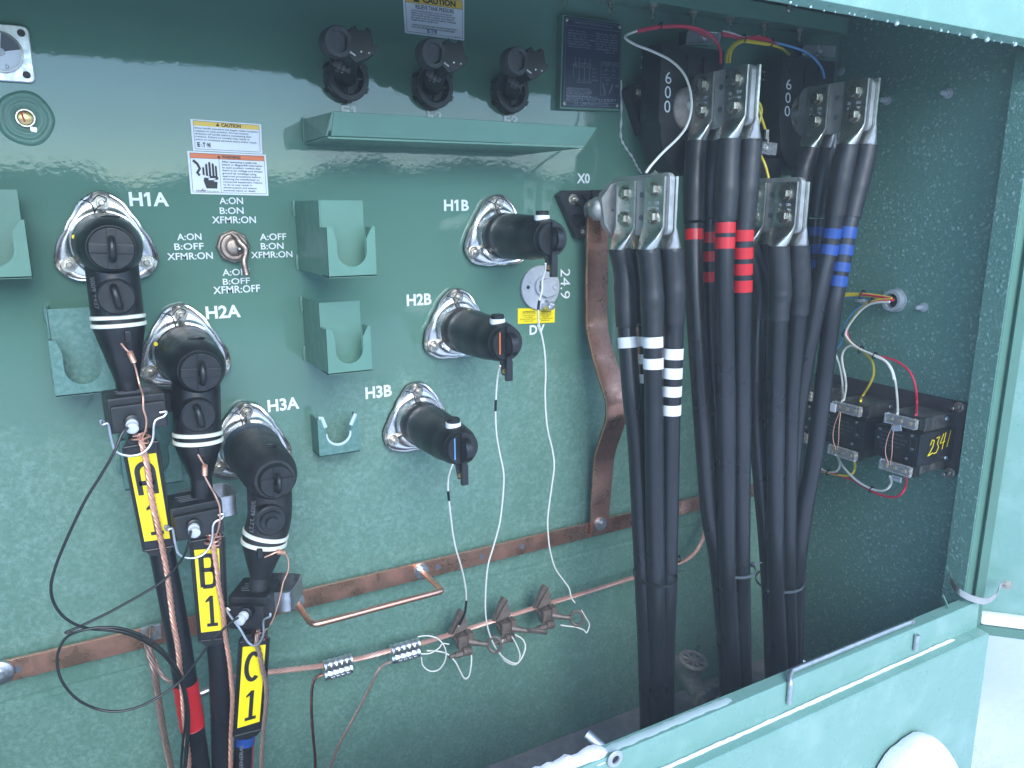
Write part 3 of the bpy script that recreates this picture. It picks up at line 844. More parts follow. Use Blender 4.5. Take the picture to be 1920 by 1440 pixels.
def capped(key, lab, mark, yel):
    x, z = BX[key]; de = 0.232
    t = thing("insulated_cap", lab, "bushing cap", (x, 0.05, z - 0.05), "insulated caps on the B bushings")
    m = MB()
    m.lathe([(0.034, 0.043), (0.040, 0.0480), (0.046, 0.0480), (0.052, 0.0455), (0.060, 0.0450), (0.066, 0.0468), (0.085, 0.0475), (0.10, 0.0462), (0.13, 0.0450), (0.165, 0.0436), (0.172, 0.0415), (0.19, 0.0405), (0.214, 0.0380), (0.222, 0.0350), (0.223, 0.0)], (x, 0, z), n=48)
    obj("body", m, M['rubber'], t, angle=35)
    p = plug(t, V(x, 0.224, z), 0.0330, 0.0, cross=False)
    m = MB(); c = V(x, 0.235, z)
    m.box(c + V(0, 0.002, 0), (0.011, 0.008, 0.066))
    pts = [V(x, 0.237 + 0.024 * math.sin(a) ** 0.7, z + 0.019 * math.cos(a)) for a in [math.pi * i / 14 for i in range(15)]]
    rs = []
    for i, q in enumerate(pts):
        tt = (pts[min(i + 1, 14)] - pts[max(i - 1, 0)]).normalized(); nn = tt.cross(V(1, 0, 0)).normalized() * 0.0045
        rs.append([q + nn + V(0.0065, 0, 0), q + nn - V(0.0065, 0, 0), q - nn - V(0.0065, 0, 0), q - nn + V(0.0065, 0, 0)])
    m.rings(rs); m.box(V(x + 0.001, 0.236, z - 0.052), (0.013, 0.010, 0.040))
    obj("pull_ring", m, M['black_plastic'], p, 0.001)
    if mark:
        m = MB(); m.box(V(x - 0.018, 0.2355, z + 0.002), (0.0022, 0.0016, 0.042)); obj("paint_mark", m, M[mark], p)
    # test point: white ring and black button on the upper side
    c = V(x - 0.004, 0.200, z + 0.0385)
    m = MB(); m.lathe([(-0.004, 0.0148), (0.001, 0.0152), (0.006, 0.0148), (0.0065, 0.010)], c, (0, 0, 1), 28); obj("white_ring", m, M['white'], t)
    m = MB(); m.lathe([(0.006, 0.0130), (0.0125, 0.0132), (0.0145, 0.0115), (0.0145, 0.0)], c, (0, 0, 1), 28); obj("button", m, M['black_plastic'], t)
    m = MB(); m.prism([V(x - 0.014, 0.224, z - 0.030), V(x + 0.006, 0.224, z - 0.030), V(x - 0.002, 0.224, z - 0.062), V(x - 0.008, 0.224, z - 0.062)], (0, 0.006, 0)); obj("drain_tab", m, M['rubber'], t, 0.001)
    m = MB(); m.lathe([(0, 0.0052), (0.002, 0.0052), (0.002, 0.0022)], (x - 0.005, 0.2302, z - 0.054), n=14); obj("eyelet", m, M['brass'], t)
    if yel:
        m = MB(); m.lathe([(-0.003, 0.003), (0.0008, 0.003)], (x - 0.002, 0.072, z + 0.0470), (0, 0, 1)); obj("yellow_dot", m, M['tag_yellow'], t)
    return t
capped('H1B', "black insulated cap sticking out of H1B, plain black end with no coloured mark", None, True)
capped('H2B', "black insulated cap on H2B with an orange stroke on its end", 'label_orange', True)
capped('H3B', "black insulated cap on H3B with a blue stroke on its end", 'wire_blue', False)

# ------------------------------------------------------------------ stickers and nameplate
LIFT = 0.0015
def sticker(name, label, cat, q, face, th=0.0012):
    t = thing(name, label, cat, q.at(0.5, 0) - q.n * 0)
    obj("face", q.slab(th), M[face], t, flat=True)
    return t
def tri_mark(q, mk, s, t0, h, l):              # the little alert triangle
    a = h * q.h / q.w * 0.58
    q.poly(mk, [(s - a, t0), (s + a, t0), (s, t0 + h)], l)
def wall_quad(pts, l=LIFT): return Quad(*[P(u, v, l) for u, v in pts])
def logo(q, mk, s0, t0, ch, l):                # spaced letters with dots as on the sticker
    k = ch * q.h / q.w
    q.text(mk, "E", s0, t0, ch, l, s1=s0 + k * .62, bold=.05)
    for a, b in ((.86, .08), (1.02, .42), (1.14, .08)):
        q.rect(mk, s0 + k * (a - .06), t0 + ch * b, s0 + k * (a + .07), t0 + ch * (b + .16), l)
    q.text(mk, "T", s0 + k * 1.28, t0, ch, l, s1=s0 + k * 1.92, bold=.05)
    q.rect(mk, s0 + k * 2.08, t0 + ch * .42, s0 + k * 2.24, t0 + ch * .62, l)
    q.text(mk, "N", s0 + k * 2.40, t0, ch, l, s1=s0 + k * 3.10, bold=.05)
def printed(t, mk, mt, name="printing"):
    o = obj(name, mk, M[mt], t, flat=True); return o

q = wall_quad([(357, 223), (489.5, 233), (492, 288.5), (362, 282)])
t = sticker("caution_sticker", "white caution sticker with yellow header about handle operation, above the orange warning sticker", "sticker", q, 'label')
mk = MB(); q.rect(mk, .035, .80, .965, .955, 0.0004); printed(t, mk, 'label_yellow', "header")
mk = MB(); q.frame(mk, .03, .05, .97, .96, 0.0006, 0.0006)
tri_mark(q, mk, .37, .825, .11, .0008); q.text(mk, "CAUTION", .42, .825, .105, .0008, s1=.70, bold=.04)
for i, s in enumerate(["Once handle operation has begun, make complete", "rotation to next position. Do not reverse", "direction of handle before completing that", "rotation. Failure to comply may result in", "minor to moderate personal injury and/or death."]):
    q.text(mk, s, .045, .705 - i * .092, .055, .0008, s1=.045 + (.90, .76, .80, .77, .88)[i], bold=.008)
logo(q, mk, .065, .13, .135, .0008); printed(t, mk, 'ink')

q = wall_quad([(351, 283), (498.5, 290), (503.5, 367), (358, 363.5)])
t = sticker("warning_sticker", "white warning sticker with orange header and a black shocked hand pictogram", "sticker", q, 'label')
mk = MB(); q.rect(mk, .03, .845, .97, .955, 0.0004); printed(t, mk, 'label_orange', "header")
mk = MB(); q.frame(mk, .025, .04, .975, .965, 0.0006, 0.0006); q.rect(mk, .382, .045, .386, .845, .0006); q.rect(mk, .03, .84, .97, .846, .0007)
tri_mark(q, mk, .385, .865, .075, .0008); q.text(mk, "WARNING", .42, .866, .068, .0008, s1=.66, bold=.03)
for i, s in enumerate(["After operating Loadbreak", "Switch or MagneX\u00ae Interrupter", "to open position, confirm that", "there is no voltage and always", "ground all windings using", "approved procedures before", "servicing the transformer or", "connected equipment. Failure", "to do so may result in", "electrocution and severe", "personal injury or death."]):
    q.text(mk, s, .415, .765 - i * .068, .042, .0008, s1=.415 + (.46, .53, .50, .52, .44, .49, .48, .51, .37, .43, .42)[i], bold=.012)
# hand with spread fingers, arc and cable end
q.poly(mk, [(.20, .14), (.335, .14), (.345, .30), (.36, .40), (.345, .44), (.19, .44), (.17, .32)], .0008)
for x0, y1, w in ((.165, .62, .026), (.205, .70, .027), (.245, .745, .028), (.287, .715, .027), (.325, .66, .025)):
    q.poly(mk, [(x0, .42), (x0 + w, .42), (x0 + w, y1), (x0 + w * .5, y1 + .03), (x0, y1)], .0008)
q.ribbon(mk, [(.06, .79), (.11, .71), (.135, .60), (.10, .50), (.13, .44)], .0045, .0009)
q.text(mk, "COOPER", .065, .062, .035, .0008, s1=.19, bold=.03); q.text(mk, "Power Systems", .20, .062, .03, .0008, s1=.35)
printed(t, mk, 'ink')
mk = MB(); q.ribbon(mk, [(.15, .435), (.25, .40), (.235, .36), (.32, .365), (.30, .33), (.375, .32)], .0035, .0013); printed(t, mk, 'label', "bolt_of_light")
mk = MB(); q.poly(mk, [(.13, .105), (.17, .12), (.165, .135), (.14, .125)], .0008); printed(t, mk, 'ink_red', "red_mark")

q = wall_quad([(755, -16), (870.5, 0), (870.5, 76), (759.5, 61.5)])
t = sticker("tank_pressure_sticker", "white sticker with a yellow caution header about relieving tank pressure, above the middle fuse holder", "sticker", q, 'label')
mk = MB(); q.rect(mk, .03, .76, .97, .97, 0.0004); printed(t, mk, 'label_yellow', "header")
mk = MB(); q.frame(mk, .03, .04, .97, .97, 0.0006, 0.0006); q.rect(mk, .03, .755, .97, .762, .0007)
tri_mark(q, mk, .21, .79, .16, .0008); q.text(mk, "CAUTION", .31, .80, .135, .0008, s1=.85, bold=.04)
q.text(mk, "RELIEVE TANK PRESSURE", .19, .63, .098, .0008, s1=.82, bold=.012)
for i, s in enumerate(["OPERATE PRESSURE RELIEF VALVE TWICE BEFORE", "REMOVAL AND ONCE BEFORE INSERTION OF BAY-O-NET", "FUSE HOLDER. FAILURE TO RELIEVE TANK PRESSURE", "MAY RESULT IN OIL SPILLAGE AND DAMAGE TO MOLDED", "RUBBER BUSHING CONNECTIONS.", "", "CAREFULLY READ BAY-O-NET OR FUSING INSTRUCTIONS", "ENCLOSED BEFORE RE-FUSING THE TRANSFORMER."]):
    if s: q.text(mk, s, .115, .555 - i * .057, .036, .0008, s1=.115 + (.67, .73, .70, .74, .44, 0, .75, .72)[i], bold=.012)
q.text(mk, "57300042", .83, .055, .018, .0008, s1=.93); printed(t, mk, 'ink')
mk = MB(); logo(q, mk, .37, .075, .085, .0008); printed(t, mk, 'ink_blue', "blue_lettering")

q = wall_quad([(971, 578.5), (1040.5, 577), (1040, 604.5), (971, 607.5)])
t = sticker("attention_sticker", "small yellow sticker headed ATTENTION and WARNING under the grey tap changer disc", "sticker", q, 'tag_yellow')
mk = MB()
q.text(mk, "ATTENTION", .13, .70, .12, .0006, s1=.46, bold=.02); q.text(mk, "WARNING", .61, .70, .12, .0006, s1=.89, bold=.02)
q.rect(mk, .09, .64, .49, .655, .0006); q.rect(mk, .58, .64, .94, .655, .0006)
for i, (a, b) in enumerate(((.13, .45), (.18, .40), (.06, .50), (.16, .41))):
    q.text(mk, ("NE PAS MANOEUVRER", "SOUS TENSION", "METTRE HORS CIRCUIT", "AVANT USAGE")[i], a, .50 - i * .125, .07, .0006, s1=b)
    q.text(mk, ("DO NOT OPERATE", "WHEN ENERGIZED", "DE-ENERGIZE", "BEFORE USE")[i], a + .47, .50 - i * .125, .07, .0006, s1=b + .44)
printed(t, mk, 'ink')

# nameplate on its stand-off bracket
q = Quad(*[P(u, v, 0.022) for u, v in [(1059, 30), (1165.5, 45), (1162, 204), (1054, 200)]])
t = thing("nameplate", "dark blue engraved nameplate with wiring diagrams, screwed at four corners, right of the fuse holders", "nameplate", q.at(.5, 0))
obj("face", q.slab(0.002), M['plate_blue'], t, flat=True)
m = MB(); a, b, c, d = [Vector((p.x, 0.0195, p.z)) for p in q.c]
m.rings([[a + V(-.004, 0, .003), b + V(.002, 0, .003), c + V(.002, 0, -.004), d + V(-.004, 0, -.004)], [a + V(-.004, -.0195, .003), b + V(.002, -.0195, .003), c + V(.002, -.0195, -.004), d + V(-.004, -.0195, -.004)]]); obj("bracket", m, M['paint'], t)
mk = MB(); l = .0005
q.frame(mk, .02, .02, .98, .98, .0006, l); q.rect(mk, .02, .905, .98, .909, l)
q.text(mk, "PADMOUNT TYPE ONAN TOTAL OIL", .17, .935, .024, l, s1=.84)
rows = [("3 PH.  750  kVA", "SERIAL NO. 14230011"), ("IMPEDANCE AT 85\u00b0C  5.1 %", "VOL. OF OIL  1100 L"), ("HV BIL  125  kV", "TOTAL MASS  3800 KG"), ("HV 24940 GRDY / 14400", "LV 347/600 GRDY"), ("LV 600Y/347", "LV BIL 30 kV"), ("PRIMARY 24940Y/14400", "TAP  CHGR"), ("TAPS 25565Y/14760", "50000Y-25"), ("", "1 DATE  022")]
for i, (a, b) in enumerate(rows):
    if a: q.text(mk, a, .06, .845 - i * .029, .017, l, s1=.06 + (.30, .44, .34, .46, .36, .40, .38)[i], bold=.01)
    q.text(mk, b, .54 + (i == 7) * .16, .845 - i * .029, .017, l, s1=.93 - (i == 7) * .05, bold=.01)
# wiring diagram
def ln(a, b, w=.0009): q.ribbon(mk, [a, b], w, l)
for i, x in enumerate((.20, .27, .36, .45)):
    ln((x, .545), (x, .47)); ln((x - .012, .555), (x + .012, .555))
q.frame(mk, .19, .455, .47, .505, .0008, l); 
for x in (.20, .29, .38): q.text(mk, "WV", x, .468, .02, l, s1=x + .06)
ln((.17, .49), (.17, .34)); q.text(mk, "H", .15, .47, .025, l)
for x in (.27, .36, .45):
    ln((x, .455), (x, .33)); ln((x, .33), (x - .03, .29)); ln((x, .33), (x + .03, .29)); ln((x - .035, .285), (x + .035, .285))
for i, y in enumerate((.44, .395, .35, .31)): q.text(mk, ("H0X0", "X1", "X2", "XFMR")[i], .49, y, .018, l, s1=.56 + (i == 3) * .04)
# right hand boxes
q.rect(mk, .645, .13, .649, .54, l); q.rect(mk, .645, .538, .98, .542, l); q.rect(mk, .645, .36, .98, .363, l); q.rect(mk, .645, .50, .98, .503, l)
q.text(mk, "PHASE  DIAG", .67, .512, .018, l, s1=.95)
for x in (.74, .87):
    ln((x, .49), (x, .45)); ln((x, .45), (x - .045, .43)); ln((x, .45), (x + .045, .43))
q.text(mk, "H1   X1", .69, .385, .02, l, s1=.90); q.text(mk, "M", .74, .32, .024, l, s1=.80)
for pts in ([(.69, .29), (.70, .24), (.72, .21), (.73, .17)], [(.86, .29), (.84, .24), (.82, .21), (.80, .17)]): q.ribbon(mk, pts, .0022, l)
q.text(mk, "V", .74, .27, .025, l, s1=.78); q.text(mk, "W", .90, .25, .035, l, s1=.97); q.text(mk, "N", .68, .15, .016, l, s1=.73)
printed(t, mk, 'plate_print', "engraving")
mk = MB()
for i in range(5):
    y = .205 - i * .021; q.text(mk, ("NAMEPLATE RATINGS ARE SHOWN ONLY", "CURRENT 5 24 4 3 2 1 A B C D", "DIVIDED SWITCH LOAD BREAK", "INTERNAL FUSE RATED 40A TYPE C", "LIQUID INSULATION MINERAL OIL")[i], .06, y, .015, l, s1=.47 + .02 * (i % 3), bold=.02)
for i in range(3):
    y = .115 - i * .02; q.text(mk, ("PRESSURE RANGE 48 KPA  MAX VAC", "CONTAINS LESS THAN 2 PPM PCB", "BUILT TO C227")[i], .06, y, .014, l, s1=(.60, .93, .88)[i], bold=.02)
q.rect(mk, .02, .058, .98, .061, l)
q.text(mk, "CAM TRAN CO. LTD.", .30, .033, .022, l, s1=.80, bold=.01); q.text(mk, "COLPITTS SETTLEMENT  NEW BRUNSWICK", .30, .012, .012, l, s1=.82)
q.frame(mk, .20, .018, .26, .052, .001, l); printed(t, mk, 'plate_bright', "fine_print")
for s, tt in ((.035, .965), (.965, .965), (.035, .035), (.955, .035)):
    m = MB(); m.lathe([(0, .0042), (.002, .0040), (.003, .002), (.003, 0)], q.at(s, tt, 0.0), n=14); obj("screw", m, M['nut'], t)

# ------------------------------------------------------------------ gauge, plug, switch, tap changer
c = P(2, 100, 0.0)
t = thing("level_gauge", "square silver gauge with round glass dial, cut by the left photo edge", "gauge", (c.x, 0, c.z - 0.04))
def rsq(d, h, r, n=8):
    out = []
    for qx, qz, a0 in ((1, 1, 0), (-1, 1, 90), (-1, -1, 180), (1, -1, 270)):
        for i in range(n + 1):
            a = R(a0 + 90 * i / n); out.append(V(c.x + qx * (h - r) + r * math.cos(a), d, c.z + qz * (h - r) + r * math.sin(a)))
    return out
m = MB(); m.rings([rsq(0.001, .0415, .009), rsq(0.009, .0415, .009), rsq(.010, .0400, .008)]); obj("bezel_plate", m, M['alu'], t, angle=30)
for a in (1, -1):
    for b in (1, -1):
        m = MB(); m.lathe([(0, .0055), (.0006, .0055)], (c.x + a * .0305, .0102, c.z + b * .0305)); obj("hole", m, M['ink'], t)
m = MB(); m.lathe([(0, .0300), (.007, .0300), (.0075, .0285), (.003, .0280), (.003, 0)], (c.x, .010, c.z), n=48); dl = obj("dial", m, M['tin'], t)
m = MB(); m.lathe([(0, .0275), (.0006, .0275)], (c.x, .0131, c.z), n=40); obj("dial_face", m, M['label'], dl)
m = MB(); pts = [V(c.x, .0142, c.z)] + [V(c.x + .0275 * math.cos(a), .0142, c.z + .0275 * math.sin(a)) for a in [R(12 + 70 * i / 12) for i in range(13)]]; m.prism(pts, (0, .0003, 0)); obj("dark_sector", m, M['ink_grey'], dl)
m = MB(); text_box(m, "D", V(c.x + .004, .0142, c.z - .024), V(c.x + .009, .0142, c.z - .024), V(c.x + .004, .0142, c.z - .018)); obj("letter", m, M['plate_print'], dl, flat=True)
m = MB(); m.lathe([(0, .006), (.004, .0055), (.005, 0)], (c.x, .0137, c.z), n=20); obj("hub", m, M['frost_plug'], dl)

c = P(48, 222)
t = thing("relief_plug", "round brass plug with a red stroke in a dished green recess, below the gauge", "plug", (c.x, 0, c.z - .03))
wob = lambda a: 1 + .03 * math.sin(2 * a + 1) + .02 * math.sin(5 * a)
m = MB(); m.lathe([(0.0004, .041), (.0045, .0375), (.0055, .034), (.0022, .030), (.0012, .027), (.0035, .0245), (.0028, .021), (.001, .018), (.001, 0)], (c.x, 0, c.z), n=56, rf=wob); obj("recess", m, M['paint'], t, angle=80)
m = MB(); m.lathe([(.001, .0145), (.006, .0145), (.0075, .0135), (.0075, .0115), (.006, .011)], (c.x, 0, c.z), n=28); obj("ring", m, M['nut'], t)
m = MB(); m.lathe([(.005, .0112), (.009, .0105), (.010, .009), (.010, 0)], (c.x, 0, c.z), n=28); pl = obj("plug_head", m, M['brass'], t)
m = MB(); m.box(V(c.x - .003, .0104, c.z + .001), (.0028, .0008, .015), (math.cos(.25), 0, math.sin(.25)), (0, 1, 0), (-math.sin(.25), 0, math.cos(.25))); obj("red_stroke", m, M['ink_red'], pl)
m = MB(); m.prism([V(c.x + .004, .002, c.z - .012), V(c.x + .014, .002, c.z - .014), V(c.x + .013, .002, c.z - .021), V(c.x + .005, .002, c.z - .019)], (0, .003, 0)); obj("seal_tag", m, M['alu'], t)

c = P(436, 462)
t = thing("switch_handle", "weathered metal rotary switch with a downward lever, ringed by A:ON and B:OFF lettering", "switch", (c.x, 0, c.z - .05))
m = MB(); m.lathe([(0, .030), (.011, .030), (.013, .027)], (c.x, 0, c.z), n=8); m.lathe([(.011, .0245), (.020, .0245), (.022, .0225), (.022, .017), (.016, .016)], (c.x, 0, c.z), n=32); obj("base_nut", m, M['switch'], t, 0.001)
m = MB(); m.lathe([(.010, .0145), (.022, .0140), (.0235, .012), (.0235, 0)], (c.x, 0, c.z), n=28); obj("shaft", m, M['switch'], t)
hp = [V(c.x - .004, .026, c.z + .024), V(c.x + .004, .028, c.z + .017), V(c.x + .008, .031, c.z + .008), V(c.x + .016, .034, c.z - .002), V(c.x + .015, .036, c.z - .014), V(c.x + .011, .038, c.z - .026), V(c.x + .013, .045, c.z - .050)]
m = MB(); m.tube(spline(hp, 6), [.0035 + .0025 * min(1, i / 10) for i in range(37)], 10)
obj("lever", m, M['switch'], t)
m = MB(); m.lathe([(.022, .0035), (.032, .0035), (.034, .002), (.034, 0)], (c.x + .006, 0, c.z - .003), n=14); obj("pin", m, M['tin'], t)

c = P(1010.5, 539)
t = thing("tap_changer", "round light grey cast disc of the tap changer, marked 24.9, below H1B", "tap changer", (c.x, 0, c.z - .05))
m = MB(); m.lathe([(.001, .0500), (.008, .0505), (.0095, .049), (.0095, 0)], (c.x, 0, c.z), n=64); ds = obj("disc", m, M['grey_cast'], t)
m = MB(); m.lathe([(0, .0042), (.0006, .0042)], (c.x - .034, .0096, c.z + .003)); obj("hole", m, M['ink'], ds)
m = MB(); m.lathe([(.0095, .024), (.016, .023), (.016, .017), (.0105, .0165)], (c.x + .006, 0, c.z + .004), n=40); obj("hub_ring", m, M['grey_cast'], t)
m = MB(); m.lathe([(.0096, .0150), (.020, .0145), (.020, .004), (.014, .0035)], (c.x + .008, 0, c.z + .003), n=12); obj("shaft", m, M['zinc'], t)
m = MB(); m.prism([V(c.x - .004, .012, c.z + .018), V(c.x + .020, .012, c.z + .022), V(c.x + .038, .012, c.z + .010), V(c.x + .041, .012, c.z - .008), V(c.x + .034, .012, c.z - .016), V(c.x + .020, .012, c.z - .020), V(c.x + .010, .012, c.z - .022), V(c.x - .006, .012, c.z - .014)], (0, .009, 0)); obj("pointer_arm", m, M['grey_cast'], t, 0.003)
m = MB(); m.lathe([(.021, .007), (.024, .007), (.024, .0045), (.0215, .004)], (c.x + .030, 0, c.z + .003), n=20); obj("boss", m, M['grey_cast'], t)
m = MB(); m.lathe([(.010, .0105), (.034, .0105), (.036, .0095), (.036, .0075), (.018, .007)], (c.x + .012, 0, c.z - .039), n=28); obj("set_pin", m, M['alu'], t)

# ------------------------------------------------------------------ fuse holders
def fuse(cu, cv, label, src=None):
    c = P(cu, cv, 0.02)
    t = thing("fuse_holder", label, "fuse holder", (c.x, 0, c.z - .05), "bay fuse holders above the drip shelf")
    ax = V(0.10, 1, -0.02).normalized(); o = V(c.x, 0.0, c.z + .004)
    def notch(a):
        k = (a / 6.283185 * 6 + 0.5) % 1
        return 0.90 if abs(k - 0.5) < 0.05 else 1.0
    m = MB(); m.lathe([(-.004, .0395), (.018, .0415), (.022, .0410), (.024, .0395), (.024, .0305), (.020, .0285), (.005, .0280), (.004, 0)], o, ax, 120, rf=lambda a: .955 if abs((a / 6.283185 * 7 + .3) % 1 - .5) < .05 else 1.0)
    obj("flange", m, M['fuse_grey'], t, angle=30)
    m = MB()
    a = V(1, 0, 0); b = ax.cross(a).normalized()
    for k in range(6):
        an = k * 1.0472 + .5; dr = a * math.cos(an) + b * math.sin(an)
        m = MB(); m.box(o + ax * .011 + dr * .0412, (.010, .020, .005), a * -math.sin(an) + b * math.cos(an), ax, dr); obj("lug", m, M['black_plastic'], t, 0.001)
    m = MB(); m.box(o + ax * .014, (.056, .008, .002), (1, 0, 0), ax, b); m.box(o + ax * .014 - V(0, 0, .012), (.002, .008, .030), (1, 0, 0), ax, V(0, 0, 1)); obj("rib", m, M['sleeve'], t)
    # the handle: a stubby cylinder, the head block, and the ring eye
    A = V(c.x - .002, .022, c.z + .004); hd = V(-.034, .080, .024).normalized()
    m = MB(); m.tube([A, A + hd * .070], [.0200, .0185], 24); m.box(A + hd * .052 + V(.004, 0, -.002), (.034, .050, .038), V(.93, 0, -.36), hd, V(.36, 0, .93)); obj("handle", m, M['black_plastic'], t, 0.004)
    B = A + hd * .085
    m = MB(); B0 = B; B = B + V(.001, 0, -.010); m.prism([B + V(-.004, 0, .004), B + V(-.002, 0, .030), B + V(.006, 0, .046), B + V(.014, 0, .050), B + V(.017, 0, .043), B + V(.030, 0, .042), B + V(.034, 0, .049), B + V(.041, 0, .046), B + V(.046, 0, .022), B + V(.052, 0, .020), B + V(.048, 0, .008), B + V(.038, 0, .002), B + V(.030, 0, -.004), B + V(.012, 0, -.010)], (.002, .034, .006)); obj("latch", m, M['black_plastic'], t, 0.002)
    m = MB(); e = B + V(-.016, .024, .027); ea = V(.1, 1, -.05).normalized()
    m.lathe([(-.014, .026), (.008, .0265), (.012, .0245), (.012, .0175), (.005, .0165), (.005, 0)], e, ea, 36); B = B; obj("ring_eye", m, M['fuse_grey'], t)
    m = MB(); pz = B + V(.004, .0352, .012); m.tube([pz, pz + V(.009, .002, -.006)], .0018, 8); obj("pin", m, M['tin'], t)
    for dx, dz in ((.024, .010), (.038, .009)):
        m = MB(); m.lathe([(0, .0016), (.0012, .0016)], B + V(dx, .0345, dz + .004), n=8); obj("rivet", m, M['tin'], t)
    m = MB()
    base = A + hd * .0775 + V(0.002, 0, -.004)
    for i in range(9):
        m.box(base + V(-.011 + i * .0016, .001, -.018 + i * .0035), (.006, .0006, .0014), (.8, 0, -.3), (0, 1, 0), (.3, 0, .8))
        if i < 4: m.box(base + V(-.003 + i * .0016, .001, -.020 + i * .0035), (.005, .0006, .0020), (.8, 0, -.3), (0, 1, 0), (.3, 0, .8))
    m.box(base + V(.016, .001, -.006), (.009, .0006, .0055)); tag(obj("print", m, M['faint'], t, flat=True), None, None)
    return t
f1 = fuse(651, 150, "black fuse holder with ring eye above the F1 lettering, left end of the drip shelf")
c1, c2, c3 = P(651, 150, .02), P(814, 166, .02), P(959, 176, .02)
copy_thing(f1, c2 - c1, "black fuse holder with ring eye right under the tank pressure sticker")
copy_thing(f1, c3 - c1, "black fuse holder with ring eye nearest the blue nameplate")

# studs along the tank flange
stud_lab = ["hanging flange bolt above the nameplate, at its left corner", "hanging flange bolt above the right corner of the nameplate", "hanging flange bolt above the loop of white wire", "hanging flange bolt over the red wire bundle", "hanging flange bolt over the tie of yellow wires", "hanging flange bolt above the left edge of the X3 current transformer", "hanging flange bolt closest to the dark side wall"]
st0 = None
for i, (u, v) in enumerate([(1059, 5), (1144, 11), (1224, 19), (1300, 25), (1368, 40), (1434, 48), (1499, 57)]):
    p = P(u, v, .036); p.z = .437
    if st0 is None:
        st0 = thing("flange_bolt", stud_lab[0], "bolt", p, "bolts hanging from the tank flange"); sp = p
        m = MB(); m.lathe([(0, .012), (.002, .012)], p, (0, 0, -1), 16); m.lathe([(.002, .0085), (.009, .0085)], p, (0, 0, -1), 6); obj("nut", m, M['nut'], st0)
        m = MB(); m.lathe([(.008, .0042), (.030, .0042), (.031, .003)], p, (0, 0, -1), 10); obj("stud", m, M['nut'], st0)
    else: copy_thing(st0, p - sp, stud_lab[i])
p = P(1480, 16, .061)
m = MB(); m.lathe([(0, .010), (.003, .0095), (.005, .006), (.005, 0)], p, n=20); m.box(p + V(.002, .0055, 0), (.012, .002, .002)); tag(obj("round_head_screw", m, M['nut']), "round head screw in the green flange above the X3 transformer", "screw")
p = PX(1577, 133, XW)
m = MB(); m.lathe([(0, .013), (.003, .013), (.006, .009), (.006, 0)], p, (-1, 0, 0), 20); tag(obj("round_head_screw", m, M['pvc']), "grey round bolt head in the corner beside the X3 current transformer", "screw")

# ------------------------------------------------------------------ low voltage terminals, lugs and cables
def rsec(cx, cd, z, hx, hd, e, n=24):           # section in the x-d plane: e 0 = round, 1 = square cornered
    out = []
    for k in range(n):
        a = 6.283185 * (k + .5) / n; c, s = math.cos(a), math.sin(a)
        f = 1 / max(abs(c), abs(s)) * e + (1 - e)
        out.append(V(cx + hx * c * f, cd + hd * s * f, z))
    return out
def spade(label, xs, d0, d1, z0, z1, bx, bz, bolts, rise=0.0):
    t = thing("terminal_spade", label, "terminal", (xs, d0, z0), "low voltage terminal spades")
    h = (z1 - z0); r = .014; th = .013
    def sec(x):
        pts = []
        for (d, z, a0) in ((d1 - r, z1 - r, 0), (d0 + r * 1.6, z1 - r * 1.6, 90), (d0 + r * 1.6, z0 + r * 1.6, 180), (d1 - r, z0 + r, 270)):
            rr = r if d > (d0 + d1) / 2 else r * 1.6
            for i in range(6):
                a = R(a0 + 90 * i / 5); pts.append(V(x, d + rr * math.cos(a), z + rr * math.sin(a) + rise * (d - d0) / (d1 - d0)))
        return pts
    m = MB(); m.rings([sec(xs - th / 2), sec(xs + th / 2)]); obj("plate", m, M['spade'], t, 0.0015)
    m = MB(); m.lathe([(0.03, .024), (d0 - .012, .024), (d0 + .006, .021), (d0 + .016, .012), (d0 + .020, .003)], (bx, 0, bz), n=28); obj("stem", m, M['spade'], t)
    for (d, z) in bolts:
        for s in (-1, 1):
            m = MB(); m.hexbolt((xs + s * .0135, d, z), (s, 0, 0), .0130, .010, .006 if s > 0 else 0, .5, 1.3); obj("bolt" if s < 0 else "nut", m, M['nut'], t)
    for z in (z0 + h * .32, z0 + h * .70):
        m = MB(); m.lathe([(0, .006), (.0008, .006)], (xs - th / 2 - .0002, (bolts[0][0] + bolts[1][0]) / 2, z), (-1, 0, 0), 14); obj("hole", m, M['ink_grey'], t)
    return t
